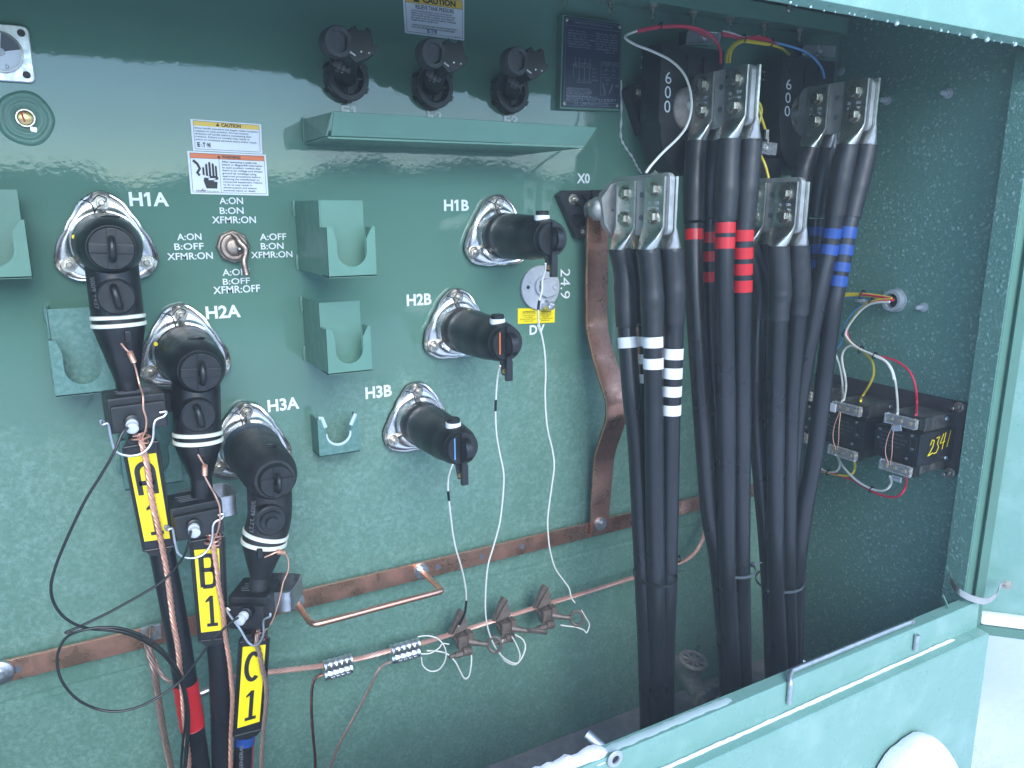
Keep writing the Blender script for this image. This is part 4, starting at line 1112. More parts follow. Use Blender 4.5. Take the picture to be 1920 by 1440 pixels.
def power_cable(label, xs, side, d, zt, zl, pts, vs, bands, tape, r=.0205, rs=.0242, dbot=.29, group=None, seal=0.0):
    # lug tongue on the given face of the spade, then sleeve and jacket hanging through the seen points
    zb = zl - .062
    if side > 0: d += .011
    t = thing("power_cable", label, "cable", P(pts[-1][0], pts[-1][1], dbot), group)
    xo = xs + side * .0105; xb = xs + side * (.023 if side < 0 else .029)
    m = MB(); hw = .0300
    secs = [rsec(xo, d, zt + .024, .0034, hw, 1), rsec(xo, d, zl - .020, .0034, hw, 1), rsec(xo + side * .004, d, zl - .030, .0050, hw, .9), rsec(xo + side * .009, d, zl - .046, .011, hw * .93, .45), rsec(xb, d, zb, .0195, .0215, 0), rsec(xb, d, zb - .014, .0195, .0200, 0)]
    m.rings(secs); lug = obj("lug", m, M['tin'], t, angle=50)
    zz = (zt + zl) / 2 - .002
    if side < 0:
        m = MB(); x = xo - .0038
        text_box(m, "12      210", V(x, d - .017, zz - .001), V(x, d + .017, zz - .001), V(x, d - .017, zz + .005)); text_box(m, "M 1202 PH", V(x, d - .017, zz - .012), V(x, d + .017, zz - .012), V(x, d - .017, zz - .006)); obj("stamp", m, M['label'], lug, flat=True)
    n = len(pts); L = [V(xb, d, zb - .004)]
    vtop = proj(L[0])[1]
    for (u, v) in pts:
        k = min(1, max(0, (v - vtop) / (1150 - vtop))); L.append(P(u, v, d + (dbot - d) * k))
    e = L[-1].copy(); e.z = -1.39; L.append(e)
    path = spline(L, 10)
    v1 = vs
    q = cut(path, proj(path[0])[1], v1)
    rr = []
    for i in range(len(q)):
        k = i / (len(q) - 1)
        rr.append(rs * (1.0 + .025 * math.sin(7 * k + d * 60) - .05 * max(0, (k - .68)) / .32 + (.03 if .55 < k < .66 else 0)))
    m = MB(); m.tube([q[0] + V(0, 0, .001)] + q, [rs * .99] + rr, 24); obj("sleeve", m, M['sleeve'], t, angle=45)
    q = cut(path, v1 - 3, 5000) or path
    # jacket runs on to the floor
    i0 = next(i for i, p in enumerate(path) if proj(p)[1] > v1 - 4)
    m = MB(); m.tube(path[i0:], r, 24); obj("jacket", m, M['cable'], t)
    for a, b in bands:
        q = cut(path, a, b)
        if len(q) > 1:
            q = [q[0], q[0].lerp(q[-1], .5), q[-1]] if len(q) == 2 else q
            m = MB(); m.tube(q, r + .0009, 24); obj("tape_band", m, M[tape], t)
    return t
GX = {k: "%s phase low voltage cables" % k for k in ("white taped", "red taped", "untaped", "blue taped")}
X0, X1, X2, X3 = 1.045, 1.235, 1.385, 1.565
spade("grey terminal spade of X0 with a ball end against the copper strap", X0, .088, .286, -.060, .062, 1.033, -.006, [(.152, .030), (.247, .036), (.152, -.023), (.247, -.018)], .006)
spade("grey terminal spade in front of the left 600 block carrying the red banded cables", X1, .118, .298, .165, .283, 1.231, .222, [(.165, .257), (.262, .257), (.165, .205), (.262, .204)])
spade("lowest right grey terminal spade, under the clear capped yellow wire lug", X2, .150, .316, -.056, .064, 1.385, .0, [(.190, .030), (.280, .030), (.190, -.018), (.280, -.018)])
spade("rightmost grey terminal spade carrying the blue banded cables", X3, .132, .330, .166, .278, 1.58, .222, [(.190, .250), (.294, .252), (.190, .200), (.294, .202)])

W_, R_, U_, B_ = ("tape_white", "tape_red", None, "tape_blue")
g = GX["white taped"]
power_cable("black cable with a single white band, beside the copper strap", X0, -1, .152, .030, -.023, [(1172, 520), (1175, 612), (1184, 740), (1194, 830), (1205, 1050), (1213, 1240), (1216, 1400)], 612, [(632, 652)], W_, group=g)
power_cable("front black cable with two white bands", X0, -1, .247, .036, -.018, [(1222, 540), (1224, 632), (1226, 780), (1229, 1060), (1232, 1240), (1233, 1400)], 630, [(631, 651), (671, 691)], W_, dbot=.31, group=g)
power_cable("black cable with three white bands, mostly hidden behind the two band one", X0, 1, .152, .030, -.023, [(1207, 540), (1211, 620), (1215, 780), (1219, 1060), (1224, 1240), (1226, 1400)], 606, [(630, 648), (663, 681), (700, 717)], W_, r=.0195, dbot=.255, group=g)
power_cable("black cable with four white bands", X0, 1, .247, .036, -.018, [(1264, 540), (1263, 640), (1258, 780), (1253, 1060), (1248, 1240), (1248, 1400)], 608, [(653, 673), (689, 709), (723, 742), (758, 777)], W_, dbot=.30, group=g)
g = GX["red taped"]
power_cable("black cable with a single red band", X1, -1, .165, .257, .205, [(1302, 340), (1301, 430), (1302, 545), (1311, 700), (1318, 800), (1330, 960), (1347, 1060), (1362, 1240), (1368, 1400)], 415, [(430, 450)], R_, group=g)
power_cable("front black cable with two red bands close together", X1, -1, .262, .257, .204, [(1364, 340), (1360, 430), (1358, 520), (1360, 650), (1362, 800), (1363, 1055), (1372, 1240), (1376, 1400)], 414, [(417, 437), (445, 466)], R_, dbot=.31, group=g)
power_cable("black cable with three red bands, set back between its neighbours", X1, 1, .165, .257, .205, [(1336, 340), (1333, 430), (1333, 530), (1336, 650), (1344, 800), (1352, 960), (1358, 1060), (1370, 1240), (1378, 1400)], 408, [(435, 455), (471, 490), (509, 528)], R_, r=.0195, dbot=.25, group=g)
power_cable("black cable with four red bands", X1, 1, .262, .257, .204, [(1402, 340), (1395, 430), (1392, 540), (1391, 650), (1391, 800), (1390, 1055), (1393, 1240), (1396, 1400)], 414, [(431, 452), (464, 485), (494, 515), (525, 547)], R_, dbot=.30, group=g)
g = GX["untaped"]
power_cable("plain black cable without tape, leaving the lowest spade on its left", X2, -1, .190, .030, -.018, [(1424, 540), (1419, 640), (1417, 780), (1428, 920), (1438, 1040), (1446, 1200), (1450, 1400)], 600, [], W_, r=.0185, group=g)
power_cable("front plain black cable without tape from the lowest spade", X2, -1, .280, .030, -.018, [(1463, 540), (1460, 600), (1455, 780), (1454, 1055), (1462, 1240), (1464, 1400)], 600, [], W_, dbot=.31, group=g)
power_cable("plain black cable without tape in the middle, behind its front neighbour", X2, 1, .190, .030, -.018, [(1442, 540), (1440, 640), (1441, 780), (1446, 1055), (1456, 1240), (1458, 1400)], 590, [], W_, r=.0185, dbot=.25, group=g)
power_cable("plain black cable without tape on the right of the lowest spade", X2, 1, .280, .030, -.018, [(1499, 540), (1496, 600), (1483, 780), (1478, 1055), (1484, 1240), (1486, 1400)], 590, [], W_, r=.019, dbot=.30, group=g)
g = GX["blue taped"]
power_cable("black cable behind the lowest spade, left cable of the blue set", X3, -1, .190, .250, .200, [(1504, 330), (1498, 420), (1490, 540), (1484, 700), (1480, 900), (1478, 1055), (1478, 1240), (1478, 1400)], 410, [], B_, dbot=.20, group=g)
power_cable("black cable with two blue bands", X3, -1, .294, .252, .202, [(1579, 320), (1564, 410), (1556, 460), (1540, 530), (1524, 610), (1508, 690), (1492, 800), (1482, 950), (1480, 1060), (1482, 1240), (1484, 1400)], 405, [(428, 447), (459, 478)], B_, dbot=.26, group=g)
power_cable("black cable with three narrow blue bands half hidden by the two band one", X3, 1, .190, .250, .200, [(1540, 340), (1530, 410), (1524, 500), (1510, 620), (1494, 760), (1486, 950), (1482, 1060), (1480, 1240), (1480, 1400)], 408, [(425, 441), (457, 475), (487, 503)], B_, r=.0195, dbot=.22, group=g)
power_cable("outermost black cable with four blue bands, leaning in from the right", X3, 1, .294, .252, .202, [(1613, 330), (1594, 410), (1584, 460), (1570, 535), (1560, 590), (1542, 740), (1528, 850), (1508, 960), (1496, 1060), (1490, 1240), (1490, 1400)], 407, [(426, 447), (459, 478), (492, 509), (517, 537)], B_, dbot=.30, group=g)
def tie(label, u, v, hw, d, hd, tilt, mt, nub=1):
    c = P(u, v, d); w = hw / F * zdep(c)
    pts = [c + V(w * math.cos(a), hd * math.sin(a), tilt * math.cos(a)) for a in [6.2832 * i / 28 for i in range(29)]]
    m = MB(); m.rings(band(pts, (0, 0, .006), .0018))
    e = c + V(w * .98 * nub, hd * .3, tilt * nub); m.box(e, (.010, .010, .009)); m.tube([e, e + V(.018 * nub, .012, .006)], .0018, 6)
    tag(obj("cable_tie", m, M[mt]), label, "cable tie", "ties round the low voltage cables")
tie("black cable tie round the white banded cables", 1228, 1078, 36, .285, .055, .003, 'wire_black')
tie("grey cable tie round the red banded cables", 1374, 1063, 38, .285, .055, .002, 'tie_grey')
tie("grey cable tie round the rightmost bundle of cables, tail on its left", 1462, 1088, 42, .280, .06, .004, 'tie_grey', -1)

# X0 bushing pad
pad = [(1048, 366), (1060, 357), (1134, 356), (1140, 372), (1128, 425), (1100, 447), (1083, 447)]
t = thing("bushing_pad", "black ribbed bushing base with bolts below the X0 lettering", "bushing", P(1095, 445, 0), "low voltage bushing bases")
m = MB(); m.prism([P(u, v, .022) for u, v in pad], (0, -.022, 0)); obj("base", m, M['ct'], t, 0.002)
m = MB(); cc = P(1108, 398, .024)
for k in range(11):
    a = k * .571; dr = V(math.sin(a), 0, math.cos(a)); L = .030
    m.box(cc + dr * .034 + V(0, .002, 0), (.0022, .010, L), V(math.cos(a), 0, -math.sin(a)), (0, 1, 0), dr)
obj("ribs", m, M['ct'], t, 0.0006)
for u, v in ((1074, 374), (1130, 368), (1096, 434)):
    m = MB(); m.hexbolt(P(u, v, .0225), (0, 1, 0), .008, .008, .010, .55, 1.5); obj("nut", m, M['nut'], t)
def side_pad(label, pts, nut):
    t = thing("bushing_pad", label, "bushing", P(pts[0][0], pts[0][1], 0), "low voltage bushing bases")
    m = MB(); m.prism([P(u, v, .03) for u, v in pts], (0, -.03, 0)); obj("base", m, M['ct'], t, 0.002)
    m = MB(); m.hexbolt(P(*nut, .031), (0, 1, 0), .009, .008, .008, .55, 1.4); obj("nut", m, M['nut'], t)
side_pad("black bushing base sticking out left of the first 600 current transformer", [(1178, 168), (1190, 155), (1260, 158), (1262, 252), (1206, 254)], (1199, 174))

# current transformers
def ct(label, x0, x1, zt, zs, d0, d1, nx, lab600, top_term):
    t = thing("current_transformer", label, "current transformer", ((x0 + x1) / 2, 0, zs - .12), "current transformers behind the lugs")
    cx, r = (x0 + x1) / 2, (x1 - x0) / 2
    out = [(x1, zt), (x0, zt)] if False else [(x0, zt), (x0, zs)]
    out += [(cx + r * .93 * math.cos(a), zs - .012 + .105 * math.sin(a)) for a in [math.pi + math.pi * i / 18 for i in range(19)]] + [(x1, zs), (x1, zt)]
    ri = .052; zc = (zt + zs) / 2 - .050
    hole = [(cx + ri * math.cos(a), zc + ri * math.sin(a)) for a in [6.283185 * i / 40 for i in range(40)]]
    def onring(a):                                # outline point seen from the window centre
        best = None; dx, dz = math.cos(a), math.sin(a)
        n = len(out)
        for i in range(n):
            (ax_, az), (bx_, bz) = out[i], out[(i + 1) % n]
            ex, ez = bx_ - ax_, bz - az; den = dx * ez - dz * ex
            if abs(den) < 1e-9: continue
            tt = ((ax_ - cx) * ez - (az - zc) * ex) / den; uu = ((ax_ - cx) * dz - (az - zc) * dx) / den
            if tt > 0 and -1e-6 <= uu <= 1 + 1e-6 and (best is None or tt < best): best = tt
        return (cx + dx * best, zc + dz * best)
    angs = sorted([6.283185 * i / 72 for i in range(72)] + [math.atan2(z - zc, x - cx) % 6.283185 for x, z in (out[0], out[1], out[-2], out[-1])])
    rin = [(cx + ri * math.cos(a), zc + ri * math.sin(a)) for a in angs]; rout = [onring(a) for a in angs]
    m = MB(); m.rings([[V(x, d1, z) for x, z in rin], [V(x, d1, z) for x, z in rout], [V(x, d0, z) for x, z in rout], [V(x, d0, z) for x, z in rin]], closed=True)
    obj("housing", m, M['ct'], t, 0.002)
    m = MB(); m.lathe([(0.012, .047), (d1 - .004, .047), (d1, .044), (d1 + .006, .030), (d1 + .008, .0)], (cx, 0, zc), n=36); obj("bushing_core", m, M['cast'], t)
    m = MB()
    for i, ch in enumerate("600"):
        u, v = lab600; du, dv = (-1.0, 27) if nx else (-1.4, 25); w, h = (11.5, 23) if nx else (10, 20)
        a, b, c_ = P(u + du * i, v + dv * i + h, d1 + .0008), P(u + du * i + w, v + dv * i + h + .5, d1 + .0008), P(u + du * i, v + dv * i, d1 + .0008)
        text_box(m, ch, a, b, c_, 0.0)
    obj("number", m, M['label'], t, flat=True)
    for x in (x0 + .026, x1 - .020):
        m = MB(); m.lathe([(0, .0075), (.0006, .0075)], (x, d1 + .0002, zt - .032)); obj("hole", m, M['ink'], t)
    m = MB()
    for x in (cx - .006, cx + .040): m.box2((x - .014, d1, zt - .064), (x + .014, d1 + .006, zt - .020)); 
    m.box2((cx + .0081, d1, zt - .064), (cx + .0259, d1 + .004, zt - .052)); obj("terminal_block", m, M['ct'], t, 0.001)
    return t
ct("black current transformer marked 600, nearer the nameplate, with red wires above", 1.140, 1.322, .343, .187, .055, .120, True, (1247.5, 134), None)
ct("black current transformer marked 600 in the corner next to the side wall", 1.512, 1.695, .352, .196, .062, .118, False, (1474, 148), None)
t = thing("current_transformer", "black current transformer above the lowest spade, only its top showing", "current transformer", (1.46, 0, -.12), "current transformers behind the lugs")
m = MB(); m.box2((1.33, .04, -.10), (1.548, .105, .116)); obj("housing", m, M['ct'], t, 0.003)
for u in (1449, 1424):
    m = MB(); m.lathe([(0, .0085), (.0006, .0085)], P(u, 319, .1054)); obj("hole", m, M['ink'], t)

# clear terminal covers
def cover(label, pts, d, dep, term=True):
    t = thing("terminal_cover", label, "terminal cover", P(*pts[0], d), "clear covers over the control terminals")
    a, b, c_, e = [P(u, v, d + dep) for u, v in pts]
    m = MB(); m.rings([[a, b, c_, e], [p - V(0, dep * .8, 0) for p in (a, b, c_, e)]]); obj("lens", m, M['clear'], t, 0.003)
    cc = (a + c_) / 2
    m = MB(); m.lathe([(0, .008), (.008, .007), (.010, .004), (.010, 0)], cc - V(0, dep * .6, 0), n=14); m.box(cc + V(-.012, -dep * .3, .004), (.010, .008, .012)); obj("screw", m, M['tin'], t)
    m = MB(); m.prism([P(u - 8, v, d) for u, v in pts], (0, -.03, 0)); obj("block", m, M['ct'], t, 0.002)
    return t
cover("clear terminal cover above the first 600 block, among the red wires", [(1298, 56), (1354, 60), (1350, 82), (1295, 82)], .07, .022)
cover("clear terminal cover in the top corner above the second 600 block", [(1516, 83), (1569, 86), (1567, 106), (1514, 103)], .07, .022)
cover("clear terminal cover with crimped yellow wires between the two upper spades", [(1428, 264), (1459, 268), (1456, 291), (1424, 288)], .13, .02)

def wire(label, pts, d, r, mt, group=None, name="control_wire"):
    m = MB(); m.tube(px(pts, d, 8), r, 8); return tag(obj(name, m, M[mt]), label, "wire", group)
GW = "control wires over the low voltage terminals"
wire("white control wire looping from the X0 spade up beside the nameplate", [(1211, 324, .24), (1222, 309, .24), (1243, 286, .235), (1272, 258, .225), (1288, 235, .22), (1296, 205, .215), (1294, 170, .205), (1282, 138, .19), (1258, 114, .17), (1225, 97, .15), (1192, 84, .13), (1173, 72, .115), (1176, 65, .11), (1194, 58, .11)], .1, .0027, 'wire_white', GW)
for k, (o, lab) in enumerate(((0, "red control wire arching down into the first 600 block"), (1.6, "red control wire lying under its twin, ending at the first terminal cover"))):
    pts = [(1194, 58 + o, .11), (1215, 53 + o * 1.3, .11), (1240, 49 + o * 1.5, .11), (1270, 48 + o * 1.2, .11)]
    pts += [(1300, 51, .115), (1326, 61, .125), (1342, 77, .13), (1351, 97, .135), (1351, 119, .13)] if k == 0 else [(1290, 52, .105), (1312, 60, .10), (1325, 70, .095)]
    wire(lab, pts, .1, .0030, 'wire_red', GW)
for k, lab in enumerate(("upper red control wire running from the clear cover to the wire tie", "lower red control wire running from the clear cover to the wire tie")):
    wire(lab, [(1354, 61 + k * 5, .09), (1372, 66 + k * 3, .095), (1394, 71 + k * 3, .10), (1420, 69 + k * 4, .10), (1442, 74 + k * 2, .10), (1455, 82, .10)], .1, .0030, 'wire_red', GW)
wire("white control wire lying on the red pair beside the first clear cover", [(1355, 58.5, .09), (1374, 63, .095), (1394, 69.5, .10), (1425, 68, .10)], .1, .0024, 'wire_white', GW)
wire("outer yellow control wire dropping behind the red phase spade", [(1362, 118, .13), (1363, 105, .13), (1368, 92, .125), (1378, 81, .115), (1394, 76, .105), (1420, 79, .10), (1443, 83, .10), (1466, 91, .09), (1480, 103, .08)], .1, .0030, 'wire_yellow', GW)
wire("inner yellow control wire dropping behind the red phase spade", [(1368, 118, .13), (1369, 104, .13), (1373, 92, .125), (1383, 82, .115), (1396, 78, .105), (1420, 81, .10), (1441, 84, .10)], .1, .0030, 'wire_yellow', GW)
wire("light blue control wire bending down to the second 600 block", [(1449, 79, .10), (1470, 84, .10), (1492, 90, .11), (1513, 99, .125), (1530, 113, .14), (1541, 129, .145), (1546, 147, .145)], .1, .0030, 'wire_blue', GW)
wire("yellow control wire twisting right of the red phase lugs", [(1418, 187, .15), (1425, 196, .15), (1428, 208, .15), (1424, 226, .15), (1419, 246, .15)], .1, .0030, 'wire_yellow', GW)
wire("yellow control wire ending at the crimp over the clear cover", [(1419, 196, .15), (1425, 212, .15), (1431, 231, .15), (1437, 249, .15)], .1, .0030, 'wire_yellow', GW)
wire("short yellow control wire dropping behind the lowest spade", [(1424, 288, .15), (1430, 299, .15), (1436, 314, .155), (1441, 334, .16)], .1, .0032, 'wire_yellow', GW)
def wtie(label, u, v, d, s=.006):
    c = P(u, v, d); m = MB(); m.tube([c + V(0, s * math.cos(a), s * math.sin(a)) for a in [6.2832 * i / 14 for i in range(15)]], .0016, 6); m.box(c + V(0, .003, s), (.004, .005, .005)); tag(obj("wire_tie", m, M['wire_black']), label, "cable tie", "small ties on the control wires")
wtie("small black tie on the red wires above the nameplate", 1238, 50, .11)
wtie("small black tie gathering the red and yellow wires", 1394, 73, .105, .008)
wtie("small black tie where the blue wire leaves the bundle", 1446, 80, .10, .007)
m = MB(); m.box(P(1437, 252, .152), (.010, .006, .022)); m.box(P(1439, 263, .152), (.006, .004, .014)); tag(obj("wire_crimp", m, M['tin']), "shiny crimp on the yellow wire above the clear cover", "crimp")

# clear silicone run down the tank beside X0
m = MB(); m.tube(px([(1164, 150), (1165, 215), (1164, 255), (1172, 275), (1186, 295), (1193, 310), (1203, 325)], .002, 8), [.0022 + .0010 * math.sin(i * 1.3) for i in range(49)], 8)
tag(obj("sealant_run", m, M['frost_plug']), "thin clear sealant run down the tank between the nameplate and X0", "sealant")

# ------------------------------------------------------------------ copper: bus bar, strap, ground rod
zb0, zb1, dB0, dB1 = -.808, -.768, .022, .029
t = thing("bus_bar", "long flat copper ground bar with round holes across the lower tank", "bus bar", (.7, .02, zb0))
m = MB(); m.box2((-.34, dB0, zb0), (1.62, dB1, zb1)); obj("bar", m, M['copper'], t, 0.0008)
for u, v in ((821, 1055), (903, 1033), (979, 1014), (32, 1252)):
    p = P(u, v, dB1); p.z = -.788; m = MB(); m.lathe([(0, .0068), (.0005, .0068)], p + V(0, .0002, 0), n=20); obj("hole", m, M['ink_grey'], t)
for x in (-.15, .45, 1.3):
    m = MB(); m.lathe([(0, .012), (dB0, .012)], (x, 0, -.788), n=18); obj("standoff", m, M['paint'], t)
p = P(0, 1262, .035)
m = MB(); m.lathe([(-.004, .021), (.003, .021), (.0045, .019), (.0045, .007), (.010, .0065), (.010, 0)], p, n=32); obj("washer", m, M['zinc'], t)
# copper strap from the X0 terminal
sp = [(1124, 384, .085, 34), (1122, 398, .062, 40), (1121, 410, .050, 41), (1120, 440, .048, 41), (1119.5, 520, .048, 41), (1119, 590, .050, 41), (1121, 622, .058, 41), (1131, 665, .078, 42), (1145, 710, .100, 44), (1157, 745, .114, 46), (1158, 764, .116, 44), (1156, 785, .110, 42), (1147, 812, .088, 41), (1135, 850, .055, 40), (1131, 880, .044, 39), (1127, 930, .040, 37), (1125, 960, .038, 36), (1124, 999, .037, 35)]
cs = spline([P(*q[:3]) for q in sp], 5); ws = []
for i in range(len(cs)):
    k = min(i / 5, len(sp) - 1.001); a = int(k); ws.append((sp[a][3] + (sp[a + 1][3] - sp[a][3]) * (k - a)) / F * zdep(cs[i]) / math.cos(YAW) * .5)
rs = []
for i, p in enumerate(cs):
    tn = (cs[min(i + 1, len(cs) - 1)] - cs[max(i - 1, 0)]).normalized(); n = tn.cross(V(1, 0, 0)).normalized() * .0025; w = V(ws[i], 0, 0)
    rs.append([p + n + w, p + n - w, p - n - w, p - n + w])
t = thing("ground_strap", "thick bent copper strap joining the X0 terminal to the copper ground bar", "strap", cs[-1])
m = MB(); m.rings(rs); obj("strap", m, M['copper'], t, 0.0006, angle=30)
m = MB(); m.rings([[q + V(0, -.004, 0) for q in r_] for r_ in rs[8:]]); obj("second_leaf", m, M['copper_dark'], t, angle=30)
p = P(1126, 982, .0405)
m = MB(); m.lathe([(0, .0165), (.003, .0165)], p, n=28); m.hexbolt(p + V(0, .003, 0), (0, 1, 0), .0085, .008, .0, 0, 0); obj("bolt", m, M['zinc'], t)
p = P(1130, 391, .092)
m = MB(); m.lathe([(-.030, .022), (-.018, .026), (-.004, .026), (.002, .023), (.007, .016), (.009, .008), (.0095, 0)], p, n=32); m.prism([P(u, v, .108) for u, v in ((1128, 372), (1146, 345), (1170, 338), (1172, 452), (1150, 446), (1134, 420))], (0, -.016, 0)); obj("ball_end", m, M['spade'], t, angle=60)
# copper rod standing off the bar
A, Bp = P(556, 1127, .034), P(791, 1063, .034); A.z = Bp.z = -.787
rodp = [A, V(A.x, .085, -.785), V(A.x, .137, -.779), V(A.x + .006, .150, -.778), V(A.x + .020, .155, -.778), V((A.x + Bp.x) / 2, .152, -.779), V(Bp.x - .020, .149, -.780), V(Bp.x - .005, .145, -.781), V(Bp.x, .132, -.783), V(Bp.x, .08, -.785), Bp]
t = thing("ground_rod", "copper rod bent in a U and bolted to the ground bar", "rod", V((A.x + Bp.x) / 2, .03, -.80))
m = MB(); m.tube(spline(rodp, 6), .0062, 14); obj("rod", m, M['copper'], t)
for q in (A, Bp):
    m = MB(); m.lathe([(0, .0170), (.0025, .0170)], (q.x, dB1 + .0003, q.z), n=28); m.lathe([(.0025, .0105), (.010, .0105)], (q.x, dB1, q.z), n=6); obj("washer_nut", m, M['zinc'], t)

# stranded ground cable under the bar and what hangs on it
gc = px([(430, 1270, .060), (500, 1261, .060), (560, 1254, .060), (610, 1247, .060), (680, 1233, .060), (735, 1219, .060), (790, 1206, .060), (880, 1178, .060), (950, 1156, .060), (1030, 1131, .060), (1110, 1107, .060), (1190, 1082, .060), (1250, 1062, .060), (1285, 1050, .060), (1306, 1032, .060), (1318, 1010, .058), (1323, 985, .045), (1322, 975, .03)], n=8)
gc = resample(gc, .006)
def strand_obj(name, label, cat, path, w, mt, n=7, pitch=.06, group=None, parent=None, core=True):
    rr = w / 2
    k = 4 if n <= 6 else 5; r1 = rr * (.44 if k == 4 else .38)
    m = MB(); m.strands(path, rr - r1, r1, k, pitch, 7)
    o = obj(name, m, M[mt], parent)
    if label: tag(o, label, cat, group)
    return o
strand_obj("ground_cable", "bare stranded copper ground cable carrying the clamps below the bar", "cable", gc, .0118, 'copper_cable', 9, .075)
wtie("black tie on the ground cable beside the red banded bundle", 1272, 1048, .062, .008)
def ctap(label, u, v):
    c = P(u, v, .064); a = P(u - 26, v + 7, .064); b = P(u + 26, v - 7.5, .064); ax = (b - a).normalized(); up = V(0, 0, 1); up = (up - ax * up.dot(ax)).normalized(); nn = ax.cross(up)
    L = (b - a).length
    t = thing("compression_tap", label, "connector", c - V(0, 0, .025), "silver compression taps on the ground cable")
    m = MB()
    for off, r_ in ((.008, .0135), (-.012, .0115)):
        q = [c + up * off - ax * L / 2 + ax * (L * i / 15) for i in range(16)]
        m.tube(q, [r_ * (.90 if i % 3 == 2 else 1.0) for i in range(16)], 14)
    obj("body", m, M['alu'], t, angle=25)
    for i in range(5): m = MB(); m.box(c + up * .012 + nn * -.0128 + ax * (L * (i - 2) / 5.4), (.008, .004, .008), ax, nn, up); obj("crimp_mark", m, M['zinc'], t, 0.0008)
    for i in range(4): m = MB(); m.box(c - up * .016 + nn * -.0105 + ax * (L * (i - 1.2) / 5.4), (.008, .004, .005), ax, nn, up); obj("crimp_mark", m, M['zinc'], t, 0.0008)
    return c
ctap("silver ridged compression tap nearer the C1 tag", 633, 1250)
ctap("silver ridged compression tap left of the first clamp", 759, 1220)
strand_obj("hanging_wire", "copper tail wire hanging from the left compression tap", "wire", resample(px([(606, 1264, .068), (592, 1271, .07), (586, 1286, .07), (584, 1315, .07), (585, 1350, .07), (588, 1390, .07), (591, 1425, .07), (590, 1470, .07)]), .004), .0066, 'copper_dark', 4, .04)
strand_obj("hanging_wire", "dark tail wire slanting down from the right compression tap", "wire", resample(px([(733, 1240, .068), (720, 1246, .07), (706, 1262, .07), (697, 1282, .07), (680, 1315, .07), (660, 1352, .07), (640, 1388, .07), (624, 1425, .07), (612, 1465, .07)]), .004), .0066, 'copper_dull', 4, .04)
# eye clamps
def clamp(label, u, v, open_=0.0, flatring=False):
    c = P(u, v, .070); t = thing("ground_clamp", label, "clamp", c - V(0, 0, .05), "bronze eye clamps on the ground cable")
    k = .0011
    def o(du, dv, dd=0.0): return c + V(du * k, dd, -dv * k)
    m = MB(); m.prism([o(-30, -4), o(-10, -44), o(-4, -52), o(4, -46), o(12, -12), o(8, -2)], (0, -.012, 0)); m.prism([o(-28, -6, .006), o(4, -47, .001), o(8, -12, .006)], (0, .004, 0)); obj("upper_jaw", m, M['bronze'], t, 0.001)
    m = MB(); m.box(o(-2, 10, .006), (.036, .030, .026)); m.box(o(8, 2, .014), (.014, .022, .020)); m.prism([o(-22, 6, .008), o(-6, 0, .008), o(0, 30, .008), o(-12, 36, .008)], (0, -.018, 0)); obj("body", m, M['bronze'], t, 0.002)
    m = MB(); m.tube([o(12, 40, .01), o(-8, 36, .012)], .0105, 14); obj("hinge", m, M['bronze'], t)
    m = MB(); m.tube([o(-8, 40, .012), o(-26, 38, .014)], .0072, 6); m.tube([o(-24, 38, .014), o(-38, 37, .016)], .0045, 10); obj("bolt", m, M['bronze'], t)
    m = MB(); m.tube([o(6, 13, .02), o(22, 14, .035)], [.0085, .0065], 14); m.tube([o(20, 14, .034), o(36, 15, .046)], .0055, 12); obj("eye_screw", m, M['bronze'], t)
    cc = o(48, 16, .054); m = MB()
    pts = []
    for i in range(25):
        a = 6.2832 * i / 24
        pts.append(cc + (V(.012 * math.cos(a), .008 * math.cos(a), .019 * math.sin(a)) if not flatring else V(.019 * math.cos(a), .010 * math.sin(a) + .010 * math.cos(a), .007 * math.sin(a) - .004 * math.cos(a))))
    m.tube(pts, .0036, 8); obj("eye", m, M['bronze'], t)
clamp("bronze eye clamp nearest the silver tap, ring edge on", 868, 1186)
clamp("bronze eye clamp in the middle with its ring lying flat", 948, 1162, flatring=True)
clamp("bronze eye clamp furthest right with its ring facing out", 1024, 1138)

# white drain wires from the capped bushings
GD = "white drain wires of the insulated caps"
def dwire(label, pts, black, n=8):
    t = thing("drain_wire", label, "wire", P(*pts[-1]), GD)
    path = px(pts, n=n)
    m = MB(); m.tube(path, .0019, 8); obj("lead", m, M['wire_white'], t)
    for a, b in black:
        q = cut(path, a, b)
        if len(q) > 1: m = MB(); m.tube(q, .0027, 8); obj("splice", m, M['wire_black'], t)
dwire("white drain wire hanging from the H1B cap past the tap changer disc", [(1023, 494, .235), (1022, 508, .225), (1017, 526, .215), (1016, 545, .21), (1011, 565, .205), (1009, 585, .20), (1010, 605, .19), (1016, 630, .18), (1021, 660, .17), (1023, 700, .16), (1022, 745, .15), (1026, 800, .14), (1036, 845, .13), (1039, 875, .13), (1034, 915, .125), (1028, 960, .12), (1027, 990, .12), (1031, 1030, .115), (1041, 1065, .11), (1058, 1090, .105), (1067, 1103, .105), (1071, 1120, .105), (1078, 1130, .105)], [(563, 580)])
dwire("white drain wire hanging from the H2B cap and looping at the middle clamp", [(938, 686, .235), (935, 695, .225), (932, 715, .21), (930, 745, .20), (929, 775, .19), (931, 815, .18), (937, 850, .17), (944, 885, .165), (944, 915, .16), (941, 950, .155), (936, 985, .15), (925, 1025, .145), (915, 1060, .14), (911, 1100, .135), (910, 1140, .13), (913, 1170, .125), (920, 1195, .12), (932, 1219, .115), (948, 1236, .11), (967, 1244, .11), (978, 1234, .11), (985, 1214, .105), (980, 1199, .10), (966, 1190, .10)], [(749, 770)])
